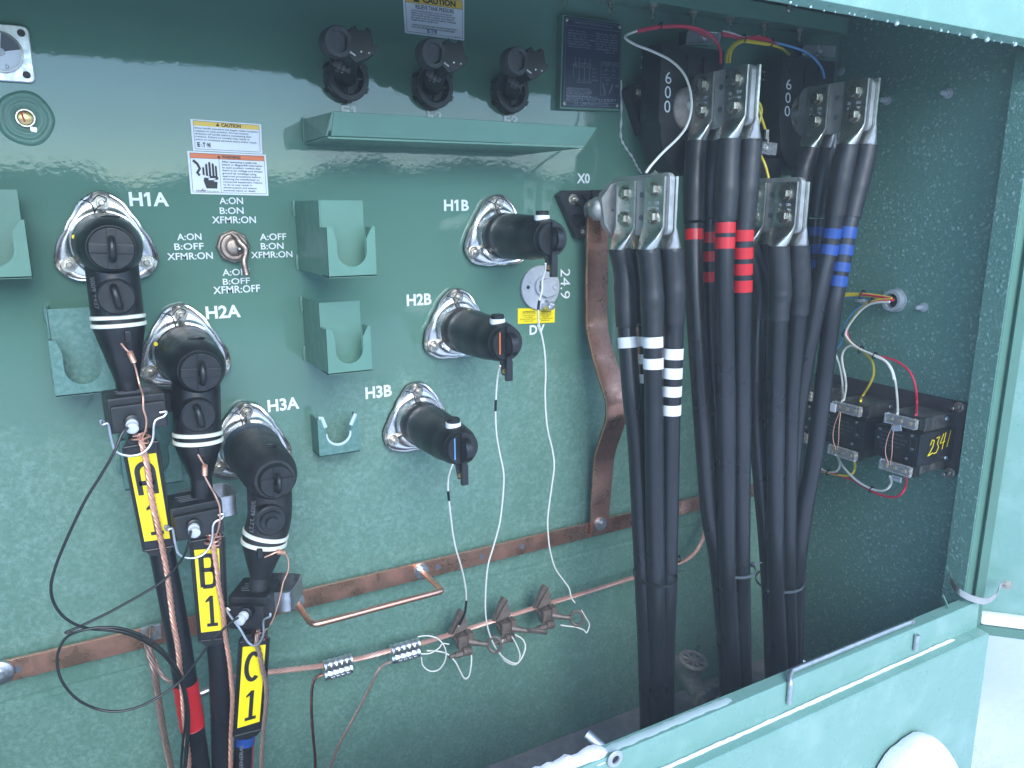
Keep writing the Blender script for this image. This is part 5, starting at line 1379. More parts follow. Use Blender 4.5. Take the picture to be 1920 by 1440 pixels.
dwire("white drain wire hanging from the H3B cap to the first clamp", [(849, 871, .235), (846, 878, .23), (841, 895, .215), (840, 915, .205), (842, 940, .195), (846, 975, .18), (849, 1000, .17), (855, 1030, .16), (864, 1060, .145), (871, 1090, .13), (874, 1115, .12), (873, 1140, .105), (869, 1156, .10), (860, 1174, .095)], [(920, 938), (1125, 1172)])
wire("thin white wire curling out of the right silver tap", [(783, 1194, .075), (800, 1192, .08), (818, 1196, .085), (830, 1207, .09), (836, 1222, .09), (834, 1240, .09), (822, 1256, .085), (806, 1258, .08), (793, 1248, .075), (790, 1232, .075)], .08, .0015, 'wire_white', GD, "drain_wire")
wire("thin white wire hanging in a hook below the first clamp", [(789, 1226, .075), (806, 1225, .08), (822, 1216, .085), (830, 1207, .085), (842, 1208, .085)], .08, .0015, 'wire_white', GD, "drain_wire")
wire("white wire drooping from the tap to the hinge of the first clamp", [(800, 1220, .07), (820, 1221, .075), (838, 1226, .08), (853, 1240, .085), (863, 1259, .085), (871, 1272, .085), (879, 1268, .085), (883, 1250, .085), (884, 1232, .08), (882, 1220, .075)], .08, .0018, 'wire_white', GD, "drain_wire")
wire("small hook of white wire at the ring of the right hand clamp", [(1051, 1172, .12), (1064, 1174, .12), (1080, 1176, .12), (1094, 1181, .12), (1100, 1186, .12), (1105, 1171, .12), (1098, 1157, .12), (1090, 1144, .12)], .08, .0017, 'wire_white', GD, "drain_wire")
wire("small loop of white wire under the middle clamp", [(943, 1199, .10), (939, 1212, .10), (937, 1224, .10), (948, 1240, .105), (967, 1246, .105), (975, 1229, .105), (968, 1208, .10), (960, 1194, .10)], .08, .0016, 'wire_white', GD, "drain_wire")

# ------------------------------------------------------------------ primary cables, tags, neutrals, fault indicators
def rcable(label, pts, r, extra):
    t = thing("primary_cable", label, "cable", P(*pts[-1]), "primary cables below the elbows")
    path = px(pts, n=10); m = MB(); m.tube(path, r, 28); obj("jacket", m, M['cable'], t)
    if 'stripe' in extra:
        off = r * .985; fr = frames(path); q = [p + V(r * .80, r * .56, 0) for p in path]
        m = MB(); m.tube(q, .0022, 6); obj("red_stripe", m, mat("dull_red", (.22, .03, .035), .4), t)
    if 'tape' in extra:
        q = cut(path, *extra['tape']); m = MB(); m.tube(q, [r + .0012 + .0006 * math.sin(i * 2.1) for i in range(len(q))], 28); obj("tape_wrap", m, M[extra['mt']], t)
    if 'text' in extra:
        u, v = extra['text']; z = zdep(P(u, v, pts[0][2])); m = MB(); d = pts[-1][2] + r + .0006
        text_box(m, "M  GENERAL", P(u, v + 40, d), P(u, v - 24, d), P(u - 7, v + 40, d)); obj("jacket_print", m, M['faint'], t, flat=True)
    return t
rcable("black primary cable with a wide red tape wrap, under the A1 tag", [(262, 800, .175), (270, 850, .175), (288, 950, .175), (305, 1040, .175), (324, 1140, .175), (340, 1230, .175), (352, 1310, .175), (364, 1385, .175), (376, 1480, .175)], .0200, {'tape': (1279, 1362), 'mt': 'tape_red'})
rcable("black primary cable with a thin dull red stripe, under the B1 tag", [(374, 995, .178), (382, 1060, .178), (393, 1130, .178), (404, 1190, .178), (411, 1240, .178), (414, 1310, .178), (416, 1380, .178), (418, 1480, .178)], .0190, {'stripe': 1})
rcable("black primary cable with a blue end ring and pale print, under the C1 tag", [(473, 1165, .18), (474, 1220, .18), (470, 1290, .18), (462, 1360, .18), (457, 1410, .18), (454, 1490, .18)], .0172, {'stripe': 1, 'tape': (1376, 1392), 'mt': 'tape_blue', 'text': (456, 1420)})

def phase_tag(label, corners, yellow, d, letter):
    t = thing("cable_tag", label, "tag", P(*corners[3], d), "yellow phase tags on the primary cables")
    q = Quad(*[P(u, v, d) for u, v in corners]); q.n = (q.c[1] - q.c[0]).cross(q.c[3] - q.c[0]).normalized()
    if q.n.y < 0: q.n = -q.n
    m = q.slab(.010)
    # tapered ends over the cable
    a, b, c_, e = q.c; dn = (e - a).normalized()
    for (p1, p2, s) in ((a, b, -1), (e, c_, 1)):
        md = (p1 + p2) / 2; w = (p2 - p1) * .30
        m.rings([[p1, p2, p2 - q.n * .01, p1 - q.n * .01], [md - w + dn * s * .012, md + w + dn * s * .012, md + w + dn * s * .012 - q.n * .012, md - w + dn * s * .012 - q.n * .012]])
    obj("holder", m, M['black_plastic'], t, 0.001)
    m = MB(); k = .0016
    for p1, p2 in ((a, b), (b, c_), (c_, e), (e, a)): m.tube([p1 + q.n * .0005, p2 + q.n * .0005], .0022, 8)
    obj("rim", m, M['black_plastic'], t)
    y = Quad(*[P(u, v, d + .0006) for u, v in yellow]); y.n = q.n
    y.c = [p + q.n * .0004 for p in y.c]
    mk = MB(); y.rect(mk, 0, 0, 1, 1, 0.0006); 
    obj("yellow_card", mk, M['tag_yellow'], t, flat=True)
    mk = MB(); w = .0078; l = .0016
    S = {'A': [[(.22, .545), (.22, .80)] + [(.5 - .28 * math.cos(a), .80 + .10 * math.sin(a)) for a in [math.pi * i / 12 for i in range(13)]] + [(.78, .80), (.78, .545)], [(.22, .68), (.78, .68)]],
         'B': [[(.24, .55), (.24, .93)], [(.24, .925), (.60, .925), (.72, .90), (.75, .84), (.72, .78), (.60, .755), (.24, .755)], [(.60, .755), (.76, .73), (.80, .655), (.76, .58), (.62, .555), (.24, .555)]],
         'C': [[(.5 + .28 * math.cos(a), .745 + .165 * math.sin(a)) for a in [R(48 + 264 * i / 22) for i in range(23)]]]}[letter]
    for s in S: y.ribbon(mk, s, w, l)
    y.poly(mk, [(.46, .10), (.64, .10), (.64, .44), (.53, .44), (.46, .415)], l); y.rect(mk, .30, .065, .80, .105, l); y.poly(mk, [(.30, .36), (.46, .38), (.46, .415), (.53, .44), (.50, .44), (.30, .385)], l)
    obj("characters", mk, M['ink'], t, flat=True)
    m = MB(); y.rect(m, 0.02, .498, .98, .502, .0011); obj("card_seam", m, M['label_yellow'], t, flat=True)
phase_tag("yellow tag reading A 1 in a black holder", [(231, 840), (296, 828), (325.5, 1024), (270, 1033)], [(239, 856), (292.5, 849), (318.8, 1009), (270.7, 1015)], .205, 'A')
phase_tag("yellow tag reading B 1 in a black holder", [(357, 1016), (420, 1005), (426, 1196), (374, 1202)], [(363.7, 1031), (410.6, 1027), (417, 1181), (377, 1185.6)], .205, 'B')
phase_tag("yellow tag reading C 1 in a black holder", [(449, 1204), (504, 1196), (493, 1366), (438, 1380)], [(455, 1212.5), (498, 1208), (486.4, 1352.4), (444.7, 1365)], .208, 'C')

GN = "twisted copper neutrals beside the primary cables"
def neutral(label, pts, w, mt, n=6, pitch=.05):
    strand_obj("neutral_strand", label, "wire", resample(px(pts, n=8), .0035), w, mt, n, pitch, GN)
neutral("bright twisted copper neutral crossing the A1 tag", [(262, 818, .215), (266, 832, .219), (274, 863, .221), (280, 904, .221), (287, 948, .221), (295, 982, .220), (303, 1020, .215), (313, 1073, .208), (319, 1120, .206), (325, 1166, .206), (333, 1210, .206), (337, 1250, .206), (342, 1295, .206), (345, 1340, .206), (350, 1390, .206), (354, 1430, .206), (352, 1480, .206)], .0098, 'copper_wire', pitch=.042)
neutral("bright twisted copper neutral down the right edge of the B1 tag", [(396, 1004, .215), (399, 1016, .219), (402, 1036, .221), (407, 1072, .221), (411, 1105, .220), (418, 1145, .218), (423, 1195, .212), (430, 1239, .210), (434, 1282, .208), (436, 1315, .208), (433, 1380, .205), (432, 1450, .205)], .0088, 'copper_wire')
neutral("tarnished twisted neutral curving round the C1 tag", [(485, 1180, .215), (481, 1204, .222), (487, 1225, .222), (492, 1253, .222), (499, 1284, .22), (499, 1320, .218), (494, 1370, .215), (491, 1410, .212), (489, 1470, .21)], .0090, 'copper_dull')
neutral("dull twisted neutral bundle hanging from the lug on the ground bar", [(284, 1178, .05), (276, 1196, .07), (279, 1220, .09), (288, 1252, .10), (293, 1285, .10), (299, 1325, .10), (308, 1380, .10), (318, 1430, .10), (326, 1480, .10)], .0130, 'copper_dull', 7, .09)
neutral("dull branch strand bending behind the red taped cable", [(279, 1188, .05), (281, 1210, .07), (289, 1235, .09), (300, 1260, .11), (315, 1276, .12), (334, 1281, .13), (362, 1290, .13)], .0080, 'copper_dull', 5, .06)
neutral("dull strand between the red taped cable and the striped cable", [(370, 1300, .12), (378, 1325, .13), (382, 1370, .135), (388, 1410, .135), (396, 1470, .135)], .0070, 'copper_dull', 5, .06)
m = MB(); p = P(284, 1186, .04); m.box(p, (.034, .008, .030)); m.lathe([(.004, .008), (.010, .008)], p, n=6); tag(obj("ground_lug", m, M['zinc'], bevel=.001), "dull lug bolted on the ground bar behind the first primary cable", "lug")
m = MB(); p = P(382, 1300, .15); m.tube([p + V(-.02, 0, 0), p + V(.012, 0, .004)], .0065, 12); tag(obj("crimp_sleeve", m, M['zinc']), "small silver crimp sleeve between the red taped and striped cables", "crimp")
def drain(label, pts, coil):
    t = thing("elbow_drain_wire", label, "wire", P(*pts[-1]), "copper drain wires of the elbows")
    m = MB(); m.tube(px(pts, n=8), .0015, 7); obj("lead", m, M['copper_wire'], t)
    a, b = [P(*q) for q in coil]; path = [a.lerp(b, i / 60) for i in range(61)]; fr = frames(path)
    m = MB(); m.tube([p + fr[i][0] * .0034 * math.cos(i * .75) + fr[i][1] * .0034 * math.sin(i * .75) for i, p in enumerate(path)], .0013, 6); obj("coil", m, M['copper_wire'], t)
drain("thin copper drain wire from the H1A elbow cone to the A1 neutral", [(227, 644, .21), (236, 655, .215), (245, 664, .212), (251, 680, .205), (256, 697, .20), (262, 722, .205), (268, 742, .225), (269, 767, .23), (274, 785, .23), (273, 805, .228), (266, 822, .222)], ((243, 660, .212), (251, 678, .206)))
drain("thin copper drain wire from the H2A elbow cone to the B1 neutral", [(371, 852, .225), (378, 864, .228), (384, 876, .224), (384, 892, .218), (394, 912, .222), (404, 930, .235), (412, 952, .235), (412, 978, .235), (407, 1000, .228), (400, 1012, .224)], ((384, 872, .225), (384, 890, .219)))
drain("thin copper drain wire bowing right from the H3A elbow cone to the C1 neutral", [(496, 1045, .228), (508, 1040, .232), (520, 1035, .232), (532, 1036, .23), (540, 1048, .228), (540, 1070, .228), (531, 1092, .228), (526, 1115, .228), (520, 1137, .228), (510, 1165, .224), (494, 1185, .22)], ((520, 1035, .232), (533, 1036, .23)))
for lab, u, v, d in (("knot of copper strands where the drain wire meets the A1 neutral", 263, 816, .214), ("knot of copper strands where the drain wire meets the B1 neutral", 399, 1010, .214), ("knot of copper strands where the drain wire meets the C1 neutral", 487, 1186, .214)):
    c = P(u, v, d); rnd = random.Random(int(u)); m = MB()
    pts = [c + V(.011 * math.cos(i * .55) + rnd.uniform(-.003, .003), .009 * math.sin(i * .55), .014 - i * .0007 + rnd.uniform(-.002, .002)) for i in range(38)]
    m.tube(spline(pts, 3), .0015, 6)
    tag(obj("strand_knot", m, M['copper_wire'] if u < 450 else M['copper_dark']), lab, "wire knot", "wrapped copper joints")

def indicator(label, u, v, d, yaw, w, h, dep, plug_, bail, bandside=None):
    c = P(u, v, d); X = V(math.cos(yaw), -math.sin(yaw), 0); Y = V(math.sin(yaw), math.cos(yaw), 0); Z = V(0, 0, 1)
    t = thing("fault_indicator", label, "fault indicator", c - Z * h / 2, "fault indicators clipped on the elbow cones")
    m = MB(); m.box(c - Y * dep * .12, (w, dep, h), X, Y, Z); m.box(c + Y * dep * .42 - Z * h * .06, (w * .94, dep * .22, h * .74), X, Y, Z); obj("housing", m, M['box_plastic'], t, 0.004)
    m = MB()
    for i in range(4): m.box(c + Z * (h / 2 + .0006) - Y * (dep * .1) + Y * (i - 1.5) * .008, (w * (.62 - .08 * (i % 2)), .0016, .0006), X, Y, Z)
    obj("top_marks", m, M['faint'], t, flat=True)
    f0 = c + Y * dep * .53
    pp = P(plug_[0], plug_[1], d + dep * .53) if plug_ else f0
    m = MB(); m.lathe([(-.004, .0115), (.010, .0115), (.011, .0100)], pp, Y, 20); obj("socket", m, M['black_plastic'], t)
    m = MB(); m.lathe([(.008, .0085), (.014, .0088), (.015, .0070), (.019, .0070), (.020, .0088), (.026, .0088), (.028, .0060), (.028, .003)], pp, (Y * .9 + V(-.25 if yaw < -.2 else -.12, 0, -.22)), 20); obj("clear_plug", m, M['frost_plug'], t)
    m = MB(); b = [pp + X * (a * w) + Z * (z * h) + Y * y for a, z, y in bail]; m.tube(spline(b, 6), .0021, 8); obj("wire_bail", m, M['zinc'], t)
    m = MB()
    if bandside:
        s = bandside
        q = spline([c + X * w * .5 - Y * dep * .15, c + X * w * .80 - Y * dep * .15, c + X * w * .92 - Y * dep * .30, c + X * w * .92 - Y * dep * .9, c + X * w * .80 - Y * dep * 1.15, c - X * w * .1 - Y * dep * 1.18], 6)
        m.rings(band(q, (0, 0, h * .62), .0016))
    else:
        q = spline([c + X * w * .52 - Y * dep * .2, c + X * w * .72 - Y * dep * .3, c + X * w * .74 - Y * dep * .7, c + X * w * .4 - Y * dep * .95, c - X * w * .3 - Y * dep * .9], 6)
        m.rings(band(q, (0, 0, h * .55), .0016))
    obj("clamp_band", m, M['zinc'] if bandside else M['box_plastic'], t)
    return t
bl = [(-.46, .10, .004), (-.52, .16, .006), (-.50, .02, .004), (-.40, .02, .004), (-.38, -.35, .004), (-.33, -.75, .006), (-.12, -.93, .008), (.12, -.90, .008), (.30, -.62, .006), (.38, -.10, .004), (.55, .02, .004), (.60, .14, .004), (.48, .14, .004)]
indicator("black fault indicator under the H1A elbow with a clear plug and wire bail", 254, 768, .190, 0.08, .082, .056, .072, (247, 789), bl)
indicator("black fault indicator under the H2A elbow, steel band open on its right", 365, 966, .190, 0.08, .080, .058, .072, (362, 983), bl, True)
indicator("black fault indicator under the H3A elbow turned to the left", 476, 1134, .190, -0.55, .068, .060, .074, (464, 1146), [(-.42, .05, .004), (-.50, .12, .004), (-.46, -.05, .004), (-.20, -.5, .006), (.0, -.95, .006), (.22, -1.0, .006), (.38, -.70, .004), (.42, -.25, .004), (.58, -.12, .004), (.60, -.02, .002)], True)

GF = "thin black leads of the fault indicators"
wire("thin black lead sweeping far left from the H1A fault indicator", [(240, 801, .26), (228, 815, .265), (214, 848, .27), (190, 890, .27), (160, 938, .27), (130, 1000, .27), (107, 1055, .27), (96, 1095, .27), (99, 1125, .265), (115, 1152, .26), (140, 1170, .255), (170, 1179, .25), (205, 1182, .25), (240, 1189, .25), (280, 1208, .245), (312, 1235, .24), (335, 1270, .24), (346, 1305, .235), (348, 1350, .23), (342, 1400, .225), (338, 1470, .22)], .2, .0022, 'wire_black', GF, "sensor_lead")
wire("thin black lead crossing from the H2A fault indicator into the coil", [(358, 995, .26), (353, 1020, .26), (345, 1042, .255), (325, 1070, .25), (300, 1093, .25), (270, 1112, .25), (238, 1130, .25), (205, 1148, .25), (170, 1165, .25), (140, 1179, .25), (123, 1186, .25), (140, 1186, .25), (175, 1178, .252), (220, 1182, .255), (262, 1195, .255), (300, 1222, .25), (325, 1252, .248), (342, 1290, .245), (350, 1340, .24), (349, 1400, .235), (341, 1480, .23)], .2, .0021, 'wire_black', GF, "sensor_lead")
wire("thin black lead looping in a wide circle from the H3A fault indicator", [(447, 1158, .27), (430, 1170, .268), (400, 1198, .265), (370, 1238, .262), (345, 1270, .26), (320, 1292, .26), (290, 1311, .26), (255, 1327, .258), (215, 1334, .255), (175, 1327, .25), (140, 1307, .25), (115, 1275, .25), (107, 1240, .25), (112, 1215, .25), (125, 1195, .25), (150, 1183, .255), (190, 1176, .258), (235, 1180, .26), (285, 1202, .26), (325, 1242, .255), (345, 1285, .25), (354, 1340, .245), (352, 1400, .24), (344, 1480, .235)], .2, .0021, 'wire_black', GF, "sensor_lead")
wtie("small black tie on the leads in front of the red tape wrap", 347, 1320, .236, .009)

# ------------------------------------------------------------------ drain valve
c = P(1296, 1262, .14)
t = thing("drain_valve", "brown cast drain valve with a spoked handwheel low on the tank", "valve", V(c.x, .05, c.z - .05))
A = P(1276, 1252, .05); B = P(1294, 1276, .13); C_ = P(1319, 1311, .20)
m = MB(); m.tube([A - V(0, .05, 0), A, A.lerp(B, .4)], [.024, .024, .022], 20); m.tube([A.lerp(B, .1), B, C_], [.021, .026, .025], 20); m.lathe([(-.004, .030), (.012, .030), (.014, .022)], C_, (C_ - B), 8); obj("body", m, M['cast'], t, 0.001)
m = MB(); m.lathe([(.010, .016), (.016, .016), (.016, .0)], C_, (C_ - B), 4); obj("plug", m, M['cast'], t)
w = P(1300, 1238, .155); ax = (V(.10, .18, 1)).normalized()
m = MB(); m.tube([B, w], [.016, .010], 14); obj("stem", m, M['cast'], t)
m = MB(); a = V(1, 0, -.15).normalized(); b = ax.cross(a).normalized(); a = b.cross(ax)
m.tube([w + a * .034 * math.cos(q) + b * .034 * math.sin(q) for q in [6.2832 * i / 32 for i in range(33)]], [.0055 + .002 * (i % 4 == 0) for i in range(33)], 8)
for k in range(8):
    q = k * .7854; m.tube([w, w + (a * math.cos(q) + b * math.sin(q)) * .034], .0035, 8)
m.lathe([(-.006, .012), (.006, .012), (.008, .006)], w, ax, 8); obj("handwheel", m, M['cast'], t)
m = MB(); q0 = C_ + V(.012, 0, .02); m.box(q0 + V(.012, 0, 0), (.035, .03, .028)); obj("test_cock", m, M['cast'], t, 0.004)

# ------------------------------------------------------------------ side wall: gland, studs, instrument transformers
t = thing("cable_gland", "grey threaded conduit ring in the side wall with wires through it", "conduit gland", PX(1680, 590, XW))
c = PX(1680, 563, XW)
m = MB(); rs = []
for x, r in ((0, .030), (.006, .030), (.006, .027), (.022, .0265), (.022, .019), (.002, .018)):
    rs.append([c + V(-x, r * (1 + .04 * (k % 6 < 3) * (x < .01)) * math.cos(6.2832 * k / 36), r * (1 + .04 * (k % 6 < 3) * (x < .01)) * math.sin(6.2832 * k / 36)) for k in range(36)])
m.rings(rs, cap=False); obj("ring", m, M['pvc'], t)
m = MB(); m.lathe([(0, .018), (.001, .018)], c + V(-.002, 0, 0), (-1, 0, 0), 24); obj("bore", m, M['ink'], t)
bl = ["pale capped stud on the side wall nearest the blue cables' spade", "pale capped stud on the upper side wall nearest the post", "pale capped stud right of the conduit ring", "pale capped stud behind the wires left of the conduit ring"]
s0 = None
for (u, v), lab in zip([(1664, 188), (1779, 175), (1732, 576), (1618, 562)], bl):
    p = PX(u, v, XW)
    if s0 is None:
        s0 = thing("wall_stud", lab, "stud", p, "capped studs on the side wall"); p0 = p
        m = MB(); m.lathe([(0, .012), (.003, .012)], p, (-1, 0, 0), 18); m.lathe([(.003, .0095), (.011, .0095)], p, (-1, 0, 0), 6); obj("nut", m, M['pvc'], s0)
        m = MB(); m.lathe([(.010, .0065), (.022, .0065), (.028, .005), (.030, .002)], p, (-1, 0, 0), 14); obj("cap", m, M['pvc'], s0)
    else: copy_thing(s0, p - p0, lab)

PL = thing("mounting_plate", "dark brown steel plate bolted to the side wall behind the small black transformers", "plate", (XW - .01, .26, -.637))
m = MB(); m.box2((XW - .012, -.0 + .03, -.640), (XW - .0005, .468, -.462)); obj("plate", m, M['brown_plate'], PL, 0.001)
for u, v in ((1803, 764), (1792, 889)):
    p = PX(u, v, XW - .012); p.y = .452; m = MB(); m.hexbolt(p, (-1, 0, 0), .009, .008, .022, .5, 1.4); obj("bolt", m, M['nut'], PL)
XF = 1.699
def vt(label, d0, d1, dz, number):
    t = thing("instrument_transformer", label, "transformer", (1.77, (d0 + d1) / 2, -.63 + dz), "small black transformers on the side wall plate")
    m = MB(); m.box2((XF, d0, -.606 + dz), (XW - .013, d1, -.526 + dz)); obj("case", m, M['black_plastic'], t, 0.003)
    cd0, cd1 = d0 + .018, d1 - .010
    m = MB(); m.box2((XF + .026, cd0, -.632 + dz), (XW - .014, cd1, -.6065 + dz)); obj("core", m, M['dusty_top'], t, 0.003)
    m = MB(); m.box2((XF + .026, cd0, -.5255 + dz), (XW - .014, cd1, -.490 + dz)); obj("core", m, M['dusty_top'], t, 0.003)
    Q = Quad(V(XF - .0004, d0, -.526 + dz), V(XF - .0004, d1, -.526 + dz), V(XF - .0004, d1, -.606 + dz), V(XF - .0004, d0, -.606 + dz), (-1, 0, 0))
    mk = MB()
    for i in range(5): Q.text(mk, ("VOLTAGE TRANSFORMER", "RATIO 350:120 V  60 HZ", "BURDEN 0.3WX  0.6M", "INS CLASS 0.6 KV", "TYPE VT")[i], .14, .80 - i * .13, .06, .0003, s1=.14 + (.5, .6, .55, .45, .3)[i])
    Q.frame(mk, .80, .42, .93, .88, .0008, .0003); obj("plate_print", mk, M['faint'], t, flat=True)
    for s, z in ((.12, .88), (.82, .92), (.86, .52), (.10, .60), (.76, .18)):
        m = MB(); m.lathe([(0, .0036), (.002, .0034), (.002, 0)], Q.at(s, z, .0003), (-1, 0, 0), 12); obj("screw", m, M['alu'], t)
    for up in (1, -1):
        zc = (-.503 if up > 0 else -.622) + dz; a, b = d0 + .028, d1 - .010
        m = MB(); m.box2((XF - .012, a, zc - .012), (XF + .002, b, zc + .013)); tb = obj("terminal_cover", m, M['clear'], t, 0.002)
        m = MB(); m.box2((XF + .0025, a - .003, zc - .013), (XF + .024, b + .003, zc + .014)); obj("terminal_block", m, M['black_plastic'], t, 0.001)
        for k in range(3):
            m = MB(); m.lathe([(0, .0062), (.004, .0058), (.0055, .003), (.0055, 0)], (XF - .0005, a + (b - a) * (.2 + .3 * k), zc), (-1, 0, 0), 12); obj("terminal_screw", m, M['brass'], t)
    m = MB(); dm = d0 + .056
    m.tube(spline([V(XF - .014, dm, -.512 + dz), V(XF - .020, dm - .007, -.55 + dz), V(XF - .020, dm - .008, -.585 + dz), V(XF - .014, dm, -.615 + dz)], 6), .0010, 6)
    m.tube(spline([V(XF - .014, dm + .003, -.512 + dz), V(XF - .019, dm + .006, -.55 + dz), V(XF - .018, dm + .008, -.585 + dz), V(XF - .014, dm + .004, -.615 + dz)], 6), .0010, 6); obj("seal_wire", m, M['copper_wire'], t)
    for z in (-.503, -.600):
        m = MB(); m.lathe([(0, .006), (.003, .005), (.003, 0)], (XW - .038, d1 - (.0095 if z > -.55 else -.0003), z + dz), n=14); obj("case_screw", m, M['alu'], t)
    if number:
        m = MB(); dd = d1 + .0006
        Q2 = Quad(V(XF, dd, -.526), V(XW - .013, dd, -.526), V(XW - .013, dd, -.606), V(XF, dd, -.606))
        mk = MB(); w = .0026
        for s in ([(.30, .62), (.34, .78), (.40, .74), (.38, .55), (.26, .28), (.30, .30), (.40, .36)], [(.46, .80), (.55, .84), (.50, .62), (.55, .50), (.50, .34), (.42, .32)], [(.66, .90), (.58, .60), (.72, .64)], [(.72, .92), (.66, .40)], [(.86, .95), (.80, .44)]):
            Q2.ribbon(mk, s, w, .0003)
        obj("paint_number", mk, M['tag_yellow'], t, flat=True)
    return t
vt("small black transformer with 2341 scrawled in yellow on its side", .330, .450, .0, True)
vt("small black transformer left of the 2341 one, with a pale tag at its terminals", .178, .299, -.004, False)
vt("small black transformer half hidden behind the blue banded cables", .045, .148, .004, False)
m = MB(); p = PX(1561, 764, XF - .02); m.box(p, (.002, .020, .022)); tag(obj("seal_tag", m, M['label']), "small pale square tag on the left transformer terminals", "tag", "seals on the small transformers")
m = MB(); p = PX(1681, 803, XF - .02); m.box(p, (.002, .024, .014), (1, 0, 0), (0, .95, .3), (0, -.3, .95)); tag(obj("seal_tag", m, M['pvc']), "grey twisted seal tag on the upper terminals of the 2341 transformer", "tag", "seals on the small transformers")
p = PX(1681, 898, XF - .02); t = thing("seal_tag", "clear seal tag with tiny lettering under the 2341 transformer", "tag", p, "seals on the small transformers")
m = MB(); m.box(p, (.002, .024, .012)); obj("tag_plate", m, M['pvc'], t)
m = MB(); text_box(m, "ACCU", p + V(-.0014, -.009, 0.001), p + V(-.0014, .009, .001), p + V(-.0014, -.009, .005)); obj("lettering", m, M['ink'], t, flat=True)

def swire(label, pts, x, r, mt):
    m = MB(); m.tube(spline([PX(q[0], q[1], q[2] if len(q) > 2 else x) for q in pts], 8), r, 8); tag(obj("instrument_wire", m, M[mt]), label, "wire", "wires of the small side wall transformers")
r = .0030
swire("upper yellow wire running from the blue banded cable into the conduit ring", [(1548, 552), (1580, 551), (1615, 551), (1645, 554), (1672, 559)], 1.815, r, 'wire_yellow')
swire("lower yellow wire running from the blue banded cable into the conduit ring", [(1545, 557), (1580, 555), (1615, 554), (1645, 559), (1673, 563)], 1.812, r, 'wire_yellow')
swire("dark red wire between the yellow ones entering the conduit ring", [(1615, 552), (1640, 555), (1660, 558), (1676, 562)], 1.806, r, 'wire_red')
swire("light blue wire under the yellow ones entering the conduit ring", [(1552, 560), (1580, 559), (1610, 558), (1640, 562), (1668, 566)], 1.818, r, 'wire_blue')
swire("yellow wire looping from the conduit ring down to the left transformer", [(1672, 561), (1645, 563), (1624, 570), (1606, 587), (1590, 610), (1585, 625), (1588, 638), (1600, 650), (1615, 657), (1628, 668), (1637, 682), (1638, 702), (1630, 722), (1616, 745), (1614, 752, 1.70)], 1.80, r, 'wire_yellow')
swire("pink red wire looping from the conduit ring to the 2341 transformer", [(1674, 563), (1646, 565), (1628, 571), (1610, 586), (1594, 606), (1588, 622), (1593, 638), (1606, 650), (1622, 659), (1640, 667), (1662, 671), (1682, 678), (1702, 693), (1713, 712), (1718, 735), (1719, 760), (1718, 778, 1.70)], 1.795, r, 'wire_red')
swire("white wire looping from the conduit ring to the 2341 transformer", [(1668, 566), (1640, 568), (1620, 577), (1600, 598), (1586, 622), (1590, 636), (1608, 652), (1634, 664), (1655, 673), (1670, 688), (1678, 712), (1682, 745), (1683, 776, 1.70)], 1.79, r, 'wire_white')
swire("second white wire beside the one feeding the 2341 transformer", [(1640, 668), (1660, 678), (1671, 694), (1676, 712)], 1.788, r * .9, 'wire_white')
swire("white wire arching back from the bundle to the left transformer", [(1610, 653), (1598, 648), (1586, 653), (1579, 666), (1580, 685), (1585, 708), (1586, 728), (1582, 750, 1.70)], 1.79, r, 'wire_white')
swire("white wire reaching the left transformer from behind the blue banded cable", [(1560, 652), (1568, 668), (1575, 688), (1579, 712), (1580, 735), (1579, 752, 1.70)], 1.79, r, 'wire_white')
swire("light blue wire turning off the bundle behind the blue banded cable", [(1630, 567), (1612, 576), (1596, 590), (1584, 610), (1580, 630), (1576, 645), (1568, 655)], 1.80, r * .9, 'wire_blue')
swire("pink red wire drooping under the 2341 transformer", [(1699, 893, 1.70), (1698, 910), (1690, 926), (1676, 932), (1655, 929), (1630, 919), (1600, 901), (1570, 890), (1545, 884), (1525, 876)], 1.74, r, 'wire_red')
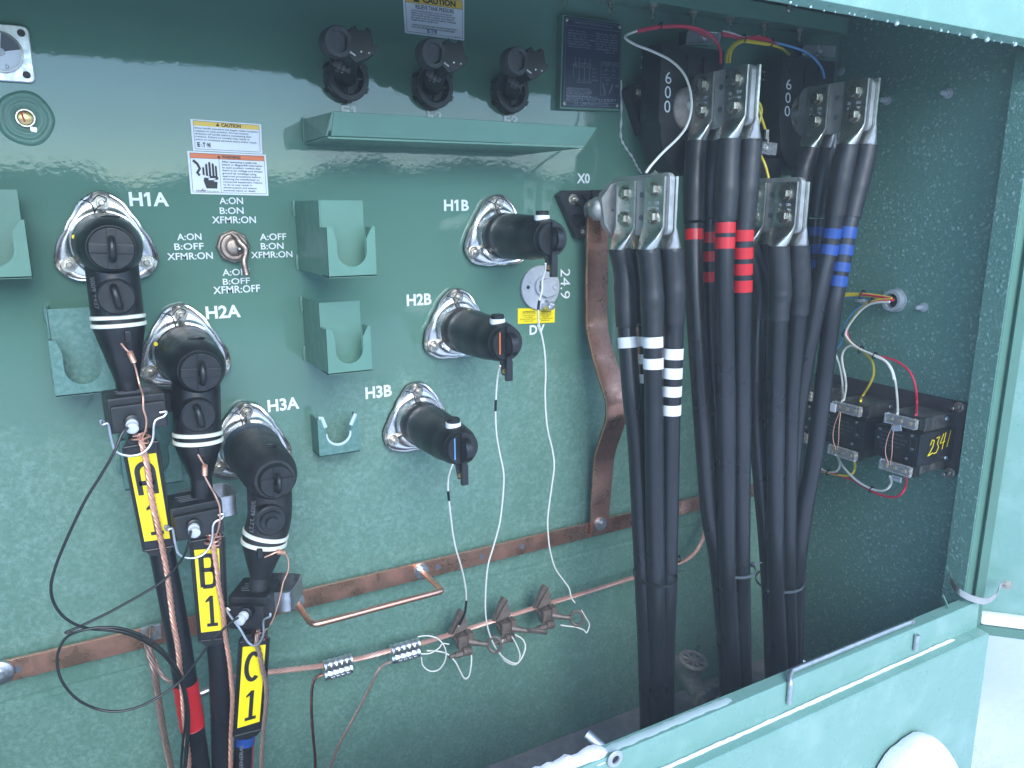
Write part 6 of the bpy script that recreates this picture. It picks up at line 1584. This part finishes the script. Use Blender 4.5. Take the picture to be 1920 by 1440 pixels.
swire("white wire drooping under the 2341 transformer", [(1669, 893, 1.70), (1671, 905), (1664, 916), (1650, 920), (1630, 915), (1606, 901), (1585, 880), (1573, 862), (1569, 852, 1.70)], 1.735, r, 'wire_white')
swire("white wire drooping under the left transformer", [(1569, 852, 1.70), (1574, 866), (1573, 878), (1564, 885), (1548, 884), (1535, 875), (1525, 867)], 1.74, r, 'wire_white')
swire("yellow wire drooping under the left transformer", [(1602, 865, 1.70), (1603, 877), (1597, 889), (1582, 892), (1560, 888), (1540, 883), (1524, 879)], 1.74, r, 'wire_yellow')
def stie(label, u, v, x, s=.008):
    c = PX(u, v, x); m = MB(); m.tube([c + V(s * math.cos(a), s * .4 * math.sin(a), s * math.sin(a)) for a in [6.2832 * i / 14 for i in range(15)]], .0017, 6); m.box(c + V(-.002, .002, s), (.004, .005, .006)); tag(obj("wire_tie", m, M['wire_black']), label, "cable tie", "small ties on the control wires")
stie("small black tie left of the conduit ring", 1617, 553, 1.812, .011)
stie("small black tie on the bundle just below the conduit ring", 1634, 567, 1.80, .010)
stie("small black tie at the bend of the yellow loop", 1584, 625, 1.80, .009)
stie("small black tie where the yellow wire turns down", 1614, 656, 1.80, .009)
stie("small black tie where the red and white wires part", 1640, 667, 1.795, .008)
stie("small black tie on the lower wires left of the clear tag", 1634, 918, 1.738, .008)
stie("small black tie on the lower wires under the left transformer", 1553, 886, 1.74, .008)


# ------------------------------------------------------------------ thin volume added to imitate the lens's veiling glare
m = MB(); m.box2((-16, -16, -2.6), (18, 18, 1.9))
hz = obj("lens_veil", m, None); hm = bpy.data.materials.new("glare_volume"); hm.use_nodes = True
for nd in list(hm.node_tree.nodes):
    if nd.type != 'OUTPUT_MATERIAL': hm.node_tree.nodes.remove(nd)
pv = hm.node_tree.nodes.new("ShaderNodeVolumePrincipled"); pv.inputs["Color"].default_value = (0.84, 0.95, 0.98, 1); pv.inputs["Density"].default_value = VEIL
hm.node_tree.links.new(pv.outputs[0], hm.node_tree.nodes["Material Output"].inputs["Volume"])
hz.data.materials.append(hm); tag(hz, None, None, kind="stuff")
